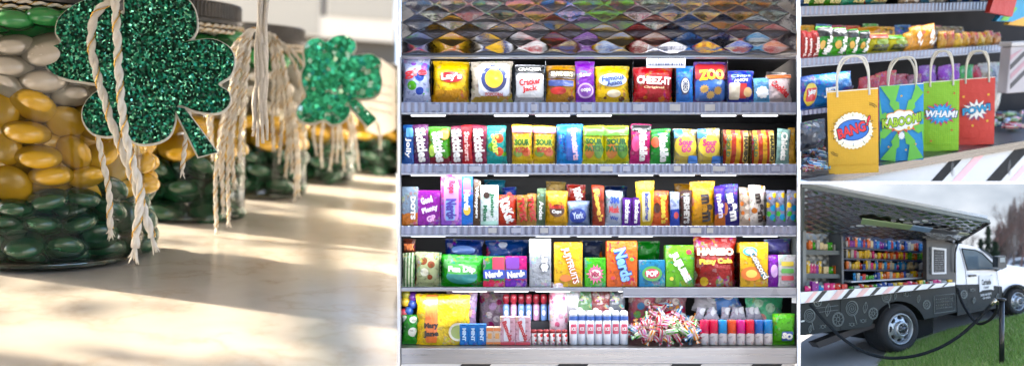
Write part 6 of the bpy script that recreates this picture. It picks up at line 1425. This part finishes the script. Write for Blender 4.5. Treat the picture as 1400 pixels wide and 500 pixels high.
# goods on the truck shelves
gcol = ['#c83c30', '#e8c030', '#3c8cc8', '#58a848', '#e87830', '#b8b8b0', '#8c3c90', '#d86890', '#e8d8b0', '#2c4c98']
cn = ['red', 'yellow', 'sky blue', 'green', 'orange', 'grey', 'purple', 'pink', 'cream', 'navy']
rg = random.Random(31)
def goods(x0, x1, ya, yb, d, hpx, wpx, where, grp, pal):
    x = x0
    while x < x1-wpx*.5:
        w = wpx*rg.uniform(.7, 1.35); t = (x-x0)/(x1-x0); yb_ = ya+(yb-ya)*t; hp = hpx*(1-.22*t)*rg.uniform(.6, 1.12)
        a = B4.loc(x, yb_, d); b = B4.loc(min(x+w, x1), yb_-hp, d); i = pal[rg.randrange(len(pal))]
        W = b.x-a.x; Hh = b.z-a.z; m_ = MB(); prof = pouch_profile(W, Hh, .012, seed=int(x))
        pm_ = packmat(gcol[i], gcol[(i+3) % 10], 'blobs', [gcol[i], '#e8e0d0', gcol[i], gcol[(i+4) % 10]], frac=1, scale=70)
        o = (MB().box(-W*.46, W*.46, -.008, .008, 0, Hh, bev=.0008) if rg.random() < .55 else pouch_mesh(W*1.02, Hh, .02, prof, 6, 6, seed=int(x))).build('candy_packet', pm_, None, B4.mtx((a.x+b.x)/2, d, a.z+.0003)); tag(o, 'small %s candy packet on the %s' % (cn[i], where), 'candy packet', grp)
        x += w
goods(1155, 1266, 337.5, 343.8, .14, 13, 3.6, "truck's upper inner shelf", "packets on the truck's upper shelf", [4, 9, 2, 5, 0, 6, 8])
goods(1155, 1266, 352.5, 355.8, .14, 13, 3.4, "truck's middle inner shelf", "packets on the truck's middle shelf", [0, 1, 3, 8, 5, 4, 7])
goods(1155, 1266, 368, 368.8, .14, 13, 3.3, "truck's lower inner shelf", "packets on the truck's lower shelf", [0, 4, 8, 7, 2, 1, 9, 5])
goods(1166, 1266, 384, 378.4, .09, 10.5, 3.8, "white shelf above the truck's counter", "packets above the truck's counter", [3, 0, 9, 1, 5, 4, 2])
goods(1104, 1150, 341, 343, .09, 15, 6, "upper shelf at the truck's rear end", "packets at the truck's rear end, upper", [8, 4, 5, 3])
goods(1102, 1122, 374, 374.5, .09, 24, 5, "lower shelf at the truck's rear end", "packets at the truck's rear end, lower", [1, 6, 1, 7])
goods(1124, 1150, 374, 375, .09, 13, 6, "lower shelf at the truck's rear end, low row", "packets at the truck's rear end, low row", [3, 0, 8, 4])
goods(1100, 1160, 398.5, 396, -.03, 13, 7.5, "truck's counter, left part", "sweets on the truck's counter, left part", [7, 4, 0, 2, 6, 5])
goods(1160, 1300, 396.5, 387, -.01, 8, 6, "truck's counter, right part", "sweets on the truck's counter, right part", [3, 7, 1, 5, 0, 9])
# ground
B_pt = B4.fw(1390.5, 431.5, .02); e1 = (B_pt-A4).normalized(); e2 = Vector((-math.sin(th), math.cos(th), -.02)).normalized()
G4 = Bay(A4+Vector((0, 0, -.001)), e1, e1.cross(e2))
def gp(px, py): h, d = G4.onplane(px, py, 0); return h, d
def ground(pts, u, name, m, kind='structure'):
    o = MB().prism([(a, b, u) for a, b in pts], [(a, b, u-.01) for a, b in pts]).build(name, m, None, G4.mtx()); o['kind'] = kind; return o
def asphalt():
    m, nt, b = newmat('worn_asphalt'); v = coord(nt); n1 = noise_(nt, v, 160, 3, .7); n2 = noise_(nt, v, 5, 4)
    c = mixc(nt, n1.outputs[0], (.45, .44, .43), (.78, .77, .75)); c = mixc(nt, math_(nt, 'MULTIPLY', n2.outputs[0], .4), c, (.5, .49, .48))
    nt.links.new(c, b.inputs['Base Color']); b.inputs['Roughness'].default_value = .85; bump_(nt, b, n1.outputs[0], .5, .004); return m
def colg(px, d):
    lo, hi = -6., 6.
    for _ in range(40):
        m = (lo+hi)/2; w = G4.w(m, d, 0); x = CX+F*w.x/w.y
        if x < px: lo = m
        else: hi = m
    return (lo+hi)/2
ground([(colg(L4-.2, -.9), -.9), (colg(1500, -.9), -.9), (colg(1500, 1.1), 1.1), (colg(1200, 1.1), 1.1), (colg(L4-.2, .55), .55)], 0, 'parking_lot', asphalt())
gm = mat((.16, .26, .06), .8, var=.35, bump=.5, bscale=90, vscale=25)
e_l = [gp(1203, 496), gp(1216, 482), gp(1262, 464), gp(1300, 451), gp(1345, 441), gp(1380, 434.5), gp(1420, 428)]
gpts = [gp(1188, 530)]+e_l+[gp(1440, 427), (colg(1500, -.85), -.85), gp(1300, 640)]
ground(gpts, .004, 'lawn', gm)
kb = MB(); up_ = []; dn_ = []
for i in range(len(e_l)-1):
    a, b = Vector(e_l[i]), Vector(e_l[i+1]); n = Vector((-(b-a).y, (b-a).x)).normalized()*.010
    kb.prism([(a.x, a.y, .007), (b.x, b.y, .007), (b.x+n.x, b.y+n.y, .007), (a.x+n.x, a.y+n.y, .007)], [(a.x, a.y, 0.001), (b.x, b.y, .001), (b.x+n.x, b.y+n.y, .001), (a.x+n.x, a.y+n.y, .001)])
ko = kb.build('kerb_edging', mat('#a8a294', .8), None, G4.mtx()); ko['kind'] = 'structure'
# seam in the asphalt
for (a, b) in (((1258, 451), (1282, 461)),):
    p, q = gp(*a), gp(*b); s_ = MB().tube([(p[0], p[1], .001), (q[0], q[1], .001)], .002, 4).build('painted_line', mat('#8c8a84', .8), None, G4.mtx()); s_['kind'] = 'structure'
# grass blades
def inside(p, poly):
    c = False
    for i in range(len(poly)):
        x0, y0 = poly[i-1]; x1, y1 = poly[i]
        if (y0 > p[1]) != (y1 > p[1]) and p[0] < (x1-x0)*(p[1]-y0)/(y1-y0)+x0: c = not c
    return c
gb_ = MB(); xs_ = [p[0] for p in gpts]; ys_ = [p[1] for p in gpts]; vs = []; fs = []; ms = []
n = 0
vis = [gp(1200, 505), gp(1213, 484), gp(1262, 465), gp(1300, 452), gp(1345, 442), gp(1410, 429), gp(1410, 505)]
bx0, bx1 = min(p[0] for p in vis), max(p[0] for p in vis); by0, by1 = min(p[1] for p in vis), max(p[1] for p in vis)
while n < 26000:
    p = (rg.uniform(bx0, bx1), rg.uniform(by0, by1))
    if not inside(p, vis): continue
    n += 1; a = rg.uniform(0, 6.28); l = rg.uniform(.006, .017); w = .0011; lx, ly_ = rg.gauss(0, .35)*l, rg.gauss(0, .35)*l; k = len(vs)
    vs += [(p[0]-w*math.cos(a), p[1]-w*math.sin(a), .003), (p[0]+w*math.cos(a), p[1]+w*math.sin(a), .003), (p[0]+lx, p[1]+ly_, .003+l)]; fs.append((k, k+1, k+2)); ms.append(rg.choices((0, 1, 2), (5, 4, 2))[0])
gb_.v = vs; gb_.f = fs; gb_.m = ms; gb_.sm = [False]*len(fs)
go = gb_.build('grass', [mat((.20, .36, .06), .7, var=0), mat((.32, .50, .11), .7, var=0), mat((.48, .50, .22), .7, var=0)], None, G4.mtx(), fix=False); tag(go, 'short green grass growing along the edge of the parking lot', 'grass', kind='stuff')
# stanchion and ropes
blk = mat((.010, .012, .014), .35, var=.2, coat=.3)
ps = B4.fw(1368.5, 408, -.42); Yp = ps.y; pb_ = at(1369.5, 512, Yp)
St = Matrix.Translation(pb_)
st = empty('rope_stanchion', St, 'matt black post with flat cap standing on the lawn, holding two ropes', 'stanchion')
hp_ = (ps-pb_).z; k_ = Yp/F
MB().lathe([(.0005, .0), (k_*3.4, 0), (k_*3.4, hp_-k_*3), (.0005, hp_-k_*3)], 20).build('pole', blk, st)
MB().lathe([(.0005, hp_-k_*3), (k_*4.6, hp_-k_*2.8), (k_*5.6, hp_-k_*1.4), (k_*5.4, hp_), (k_*3, hp_+k_*1.0), (.0005, hp_+k_*1.2)], 24).build('cap', mat((.03, .032, .034), .3, .5), st)
MB().lathe([(.0005, -.006), (k_*16, -.006), (k_*16, 0), (k_*4, k_*3), (.0005, k_*3)], 28).build('base_plate', blk, st)
def rope(pp, Ya, Yb_, rpx, label, hook):
    n = len(pp); L = [at(x, y, Ya+(Yb_-Ya)*i/(n-1)) for i, (x, y) in enumerate(pp)]; c = catmull(L, 8); o = L[0]
    rs = [rpx*p.y/F for p in c]; q = MB().tube([p-o for p in c], rs, 10).build('rope', mat((.006, .009, .012), .95, var=.3, bump=.5, bscale=150), None, Matrix.Translation(o), fix=False); tag(q, label, 'rope', 'barrier ropes')
    hk = MB(); d_ = (c[1]-c[0]).normalized(); hk.tube([Vector((0, 0, 0))-d_*.016, d_*.006], rs[0]*1.25, 10); hk.build('metal_hook', mat('#b0aca0', .25, .9), q, fix=False)
rope([(1357, 414), (1345, 427), (1330, 443), (1311, 459), (1288, 473), (1262, 483), (1236, 488), (1208, 488), (1178, 479), (1152, 462), (1130, 441), (1107, 415)], Yp, 2.98, 2.25, 'long black barrier rope sagging across the front of the truck', 1)
rope([(1364, 413), (1362, 425), (1354, 436), (1342, 442), (1334, 440), (1324, 428), (1315, 412), (1309, 394)], Yp+.02, 3.14, 1.9, 'short black barrier rope from the post to the truck door', 1)
# background: cars and trees
B5 = Bay(B4.fw(1390, 372, .75), (1, .1, 0), (0, 0, 1))
cr_ = empty('parked_car', B5.mtx(), 'white car parked far right behind the truck, only its roof showing', 'car')
def s5(pts, d0, d1, nm, m):
    f = [B5.loc(x, y, d0) for x, y in pts]; MB().prism([(v.x, d0, v.z) for v in f], [(v.x, d1, v.z) for v in f]).build(nm, m, cr_)
s5([(1374, 380), (1375, 362), (1384, 354), (1396, 351.5), (1412, 352), (1430, 364), (1430, 380)], 0, .3, 'body', white4)
s5([(1380, 361.5), (1386, 356.2), (1396, 354.3), (1410, 354.5), (1414, 361.5)], -.002, -.0005, 'window', mat((.06, .08, .10), .15))
def bare_tree(px, pbase, ptop, Y, label, col, seed, spread=.42):
    r = random.Random(seed); base = at(px, pbase, Y); Ht = (pbase-ptop)*Y/F; t = empty('bare_tree', Matrix.Translation(base), label, 'tree', 'bare trees beyond the truck')
    mb = MB(); tw = MB(); k = Y/F
    def br(p, d, l, rad, dep):
        pts = [p]; q = p; dd = d
        for i in range(3):
            dd = (dd+Vector((r.gauss(0, .10), r.gauss(0, .10), .06))).normalized(); q = q+dd*l/3; pts.append(q)
        (mb if dep < 2 else tw).tube(pts, [rad, rad*.85, rad*.7, rad*.55], 5 if dep < 2 else 3, cap=False, smooth=False)
        if dep >= 5 or l < .01: return
        for i in range(3 if dep < 4 else 3):
            f = r.uniform(.35, 1); s = pts[1].lerp(pts[3], f) if i else pts[3]
            nd = (dd+Vector((r.gauss(0, spread), r.gauss(0, spread), r.uniform(0, .35)))).normalized(); br(s, nd, l*r.uniform(.62, .85), rad*.55, dep+1)
    br(Vector((0, 0, 0)), Vector((r.gauss(0, .03), 0, 1)), Ht*.34, k*1.8, 0)
    mb.build('trunk', mat(col, .9), t, fix=False); tw.build('twigs', mat(tuple(c*1.15 for c in col), .9), t, fix=False)
bt = (.16, .12, .10); rt_ = (.20, .11, .09)
for i, (px, pt, Y, c, l) in enumerate(((1362, 296, 4.15, rt_, 'reddish bare tree, leftmost beyond the cab'), (1376, 286, 4.3, bt, 'grey brown bare tree, second from the left beyond the cab'), (1386, 274, 4.2, bt, 'tall bare tree, third from the left beyond the cab'), (1396, 262, 4.1, rt_, 'tallest reddish bare tree at the right edge'), (1404, 270, 4.35, bt, 'bare tree cut by the right edge'), (1369, 306, 4.45, bt, 'small bare tree between the two leftmost ones'), (1327, 322, 4.5, bt, 'low faint bare tree left of the dark evergreen'), (1390, 300, 4.5, rt_, 'low reddish bare tree behind the tall ones'))):
    bare_tree(px, 372, pt, Y, l, c, 40+i)
def evergreen(px, pbase, ptop, Y, wpx, label, seed):
    r = random.Random(seed); base = at(px, pbase, Y); k = Y/F; Ht = (pbase-ptop)*k; t = empty('evergreen_tree', Matrix.Translation(base), label, 'tree')
    MB().tube([(0, 0, 0), (0, 0, Ht*.9)], [k*1.6, k*.3], 7).build('trunk', mat((.06, .045, .03), .9), t)
    vs = []; fs = []; ms = []
    for i in range(5200):
        z = r.random()**.8; rad = wpx*k*.5*(1-z)**.7*(.55+.45*math.sin(z*31+r.uniform(-.6, .6)))*r.uniform(.3, 1.05)+.004; a = r.uniform(0, 6.28)
        p = Vector((rad*math.cos(a), rad*math.sin(a), Ht*(.04+.96*z)-rad*.25)); s = k*r.uniform(.5, 1.1)
        q = [p+Vector((r.gauss(0, s), r.gauss(0, s), r.gauss(0, s*.6))) for _ in range(3)]; m_ = len(vs); vs += q; fs.append((m_, m_+1, m_+2)); ms.append(r.randrange(2))
    mb = MB(); mb.v = vs; mb.f = fs; mb.m = ms; mb.sm = [False]*len(fs); mb.build('crown', [mat((.02, .045, .02), .8, var=0), mat((.045, .08, .035), .8, var=0)], t, fix=False)
evergreen(1351, 372, 308, 4.05, 22, 'dark evergreen tree just behind the cab roof', 5); evergreen(1341, 372, 326, 4.2, 18, 'shorter dark evergreen tree left of the taller one', 6)
evergreen(1361, 374, 330, 4.0, 22, 'broad low evergreen tree between the taller one and the bare trees', 9)
# shrubs as an undergrowth at their feet
hd = MB(); vs = []; fs = []; ms = []
for i in range(6000):
    x = rg.uniform(1310, 1420); Y = rg.uniform(4.4, 4.6); top = 340-8*math.sin(x*.13)-4*math.sin(x*.37)-(6 if x > 1365 else 0); y = rg.uniform(top, 374); p = at(x, y, Y); s = rg.uniform(.002, .0045)
    q = [p+Vector((rg.gauss(0, s), rg.gauss(0, s), rg.gauss(0, s))) for _ in range(3)]; k = len(vs); vs += q; fs.append((k, k+1, k+2)); ms.append(rg.randrange(2))
for i in range(14000):
    x = 1352+70*rg.random()**.8; Y = rg.uniform(4.5, 4.7); top = 345-66*min(1, (x-1350)/38)-9*math.sin(x*.31)-6*math.sin(x*.83); y = 374-(374-top)*rg.random()**.75; p = at(x, y, Y); s = rg.uniform(.010, .024); dx = rg.gauss(0, .35)
    k = len(vs); vs += [p, p+Vector((.0015, 0, .0004)), p+Vector((dx*s, rg.gauss(0, .002), s))]; fs.append((k, k+1, k+2)); ms.append(0)
hd.v = vs; hd.f = fs; hd.m = ms; hd.sm = [False]*len(fs); ho = hd.build('undergrowth', [mat((.13, .085, .07), .9, var=0), mat((.06, .06, .035), .9, var=0)], None, I4, fix=False); tag(ho, 'brownish undergrowth at the foot of the bare trees', 'undergrowth', kind='stuff')
# sky dome section
def skymat():
    m = bpy.data.materials.new('overcast_sky'); m.use_nodes = True; nt = m.node_tree; nt.nodes.remove(nt.nodes['Principled BSDF'])
    v = coord(nt, 'Object', (.75, .75, 1.9)); n1 = noise_(nt, v, 1.5, 7, .55); n2 = noise_(nt, coord(nt, 'Object', (1, 1, 2.2)), .55, 3)
    cr = N(nt, 'ShaderNodeValToRGB'); e = cr.color_ramp.elements; e[0].position = .36; e[0].color = (.40, .46, .54, 1); e[1].position = .62; e[1].color = (.92, .94, .97, 1)
    k = e.new(.49); k.color = (.62, .68, .76, 1)
    nt.links.new(math_(nt, 'ADD', math_(nt, 'MULTIPLY', n1.outputs[0], .7), math_(nt, 'MULTIPLY', n2.outputs[0], .3)), cr.inputs[0])
    em = N(nt, 'ShaderNodeEmission'); nt.links.new(cr.outputs[0], em.inputs[0]); em.inputs[1].default_value = SKYE
    nt.links.new(em.outputs[0], nt.nodes['Material Output'].inputs[0]); return m
SKYE = .215
vs = []; fs = []; nx, nz = 24, 12
for j in range(nz+1):
    for i in range(nx+1):
        px = L4+2+(1500-L4)*i/nx; py = 440-(440-236)*j/nz; vs.append(at(px, py, 6.6+.5*math.sin(i/nx*PI)-.6*(j/nz)**2))
for j in range(nz):
    for i in range(nx): a = j*(nx+1)+i; fs.append((a, a+1, a+nx+2, a+nx+1))
s = MB().add(vs, fs, 0, True).build('sky', skymat(), None, I4, fix=False); s['kind'] = 'structure'

# ================================================================== white partitions between the four displays
pw = mat((.86, .86, .86), .5, var=.02)
def vpart(px, hw, Y0, Y1, y0, y1, name, label):
    f = [at(px-hw, y1, Y0), at(px+hw, y1, Y0), at(px+hw, y0, Y0), at(px-hw, y0, Y0)]; wd = 2*hw*Y0/F
    c = lambda y: at(px, y, Y1); b = [c(y1)+Vector((-wd/2, 0, 0)), c(y1)+Vector((wd/2, 0, 0)), c(y0)+Vector((wd/2, 0, 0)), c(y0)+Vector((-wd/2, 0, 0))]
    o = MB().prism(f, b).build(name, pw, None, I4); tag(o, label, 'partition'); return o
vpart(545.3, 1.6, 2.7, 8.7, -30, 540, 'partition_wall', 'tall thin white upright partition between the marble counter and the candy rack')
vpart(1092, 2.0, 2.6, 6.9, -30, 540, 'partition_wall', 'tall thin white upright partition between the candy rack and the gift bags')
f = [at(1093.9, 251.2, 2.45), at(1440, 251.2, 2.45), at(1440, 247.9, 2.45), at(1093.9, 247.9, 2.45)]; wd = 3.3*2.45/F
def cc(px, s): return at(px, 249.6, 2.95)+Vector((0, 0, s*wd/2))
o = MB().prism(f, [cc(1093.9, -1), cc(1440, -1), cc(1440, 1), cc(1093.9, 1)]).build('partition_shelf', pw, None, I4); tag(o, 'thin white level partition between the gift bags above and the candy truck below', 'partition')

bounce_floor = MB().add([(-60, -60, -1.6), (60, -60, -1.6), (60, 60, -1.6), (-60, 60, -1.6)], [(0, 1, 2, 3)]).build('ground', mat((.50, .48, .45), .8, var=.1, vscale=2), None, I4, fix=False); bounce_floor['kind'] = 'structure'  # unseen pale sheet added to bounce sunlight up onto the displays
ko_ = cl.build('shade_ceiling', mat((.42, .38, .32), .8), None, I4); tag(ko_, 'plain beige unseen ceiling added over the marble counter to keep skylight off', 'ceiling', kind='structure')  # added cover, never in view, shading the jars from above
rwo = rw.build('shade_wall', wpn, None, I4); tag(rwo, 'plain beige unseen wall added behind the viewer to dim light on the jars', 'wall', kind='structure')  # unseen; added to darken the front light reaching the jars
# ================================================================== camera, sun, sky
cam = bpy.data.cameras.new('camera'); co = bpy.data.objects.new('camera', cam); COL.objects.link(co)
cam.sensor_width = 36; cam.sensor_fit = 'HORIZONTAL'; cam.lens = 36*F/1400; cam.shift_y = (HY-250)/1400; cam.clip_end = 200; cam.clip_start = .05
co.rotation_euler = (PI/2, 0, 0); SC.camera = co
cam.dof.use_dof = True; cam.dof.focus_distance = 2.92; cam.dof.aperture_fstop = cam.lens/30.0
SUN = Vector((-.80, .12, .56)).normalized()
sl = bpy.data.lights.new('sun', 'SUN'); sl.energy = 3.8; sl.angle = math.radians(1.6); sl.color = (1, .85, .64)
so = bpy.data.objects.new('sun', sl); COL.objects.link(so); so.rotation_euler = SUN.to_track_quat('Z', 'Y').to_euler(); so.location = SUN*6
w = bpy.data.worlds.new('World'); SC.world = w; w.use_nodes = True; nt = w.node_tree; bg = nt.nodes['Background']
sk = nt.nodes.new('ShaderNodeTexSky'); sk.sky_type = 'NISHITA'; sk.sun_disc = False; sk.sun_elevation = math.asin(SUN.z); sk.sun_rotation = math.atan2(SUN.x, SUN.y)
sk.air_density = .8; sk.dust_density = 3.0; sk.ozone_density = .6
nt.links.new(sk.outputs[0], bg.inputs[0]); bg.inputs[1].default_value = .15
vs_ = SC.view_settings; vs_.view_transform = 'Standard'; vs_.look = 'None'; vs_.gamma = 1; vs_.exposure = 2.55; vs_.use_curve_mapping = False
SC.cycles.max_bounces = 10; SC.cycles.transparent_max_bounces = 24; SC.cycles.caustics_reflective = False; SC.cycles.caustics_refractive = False
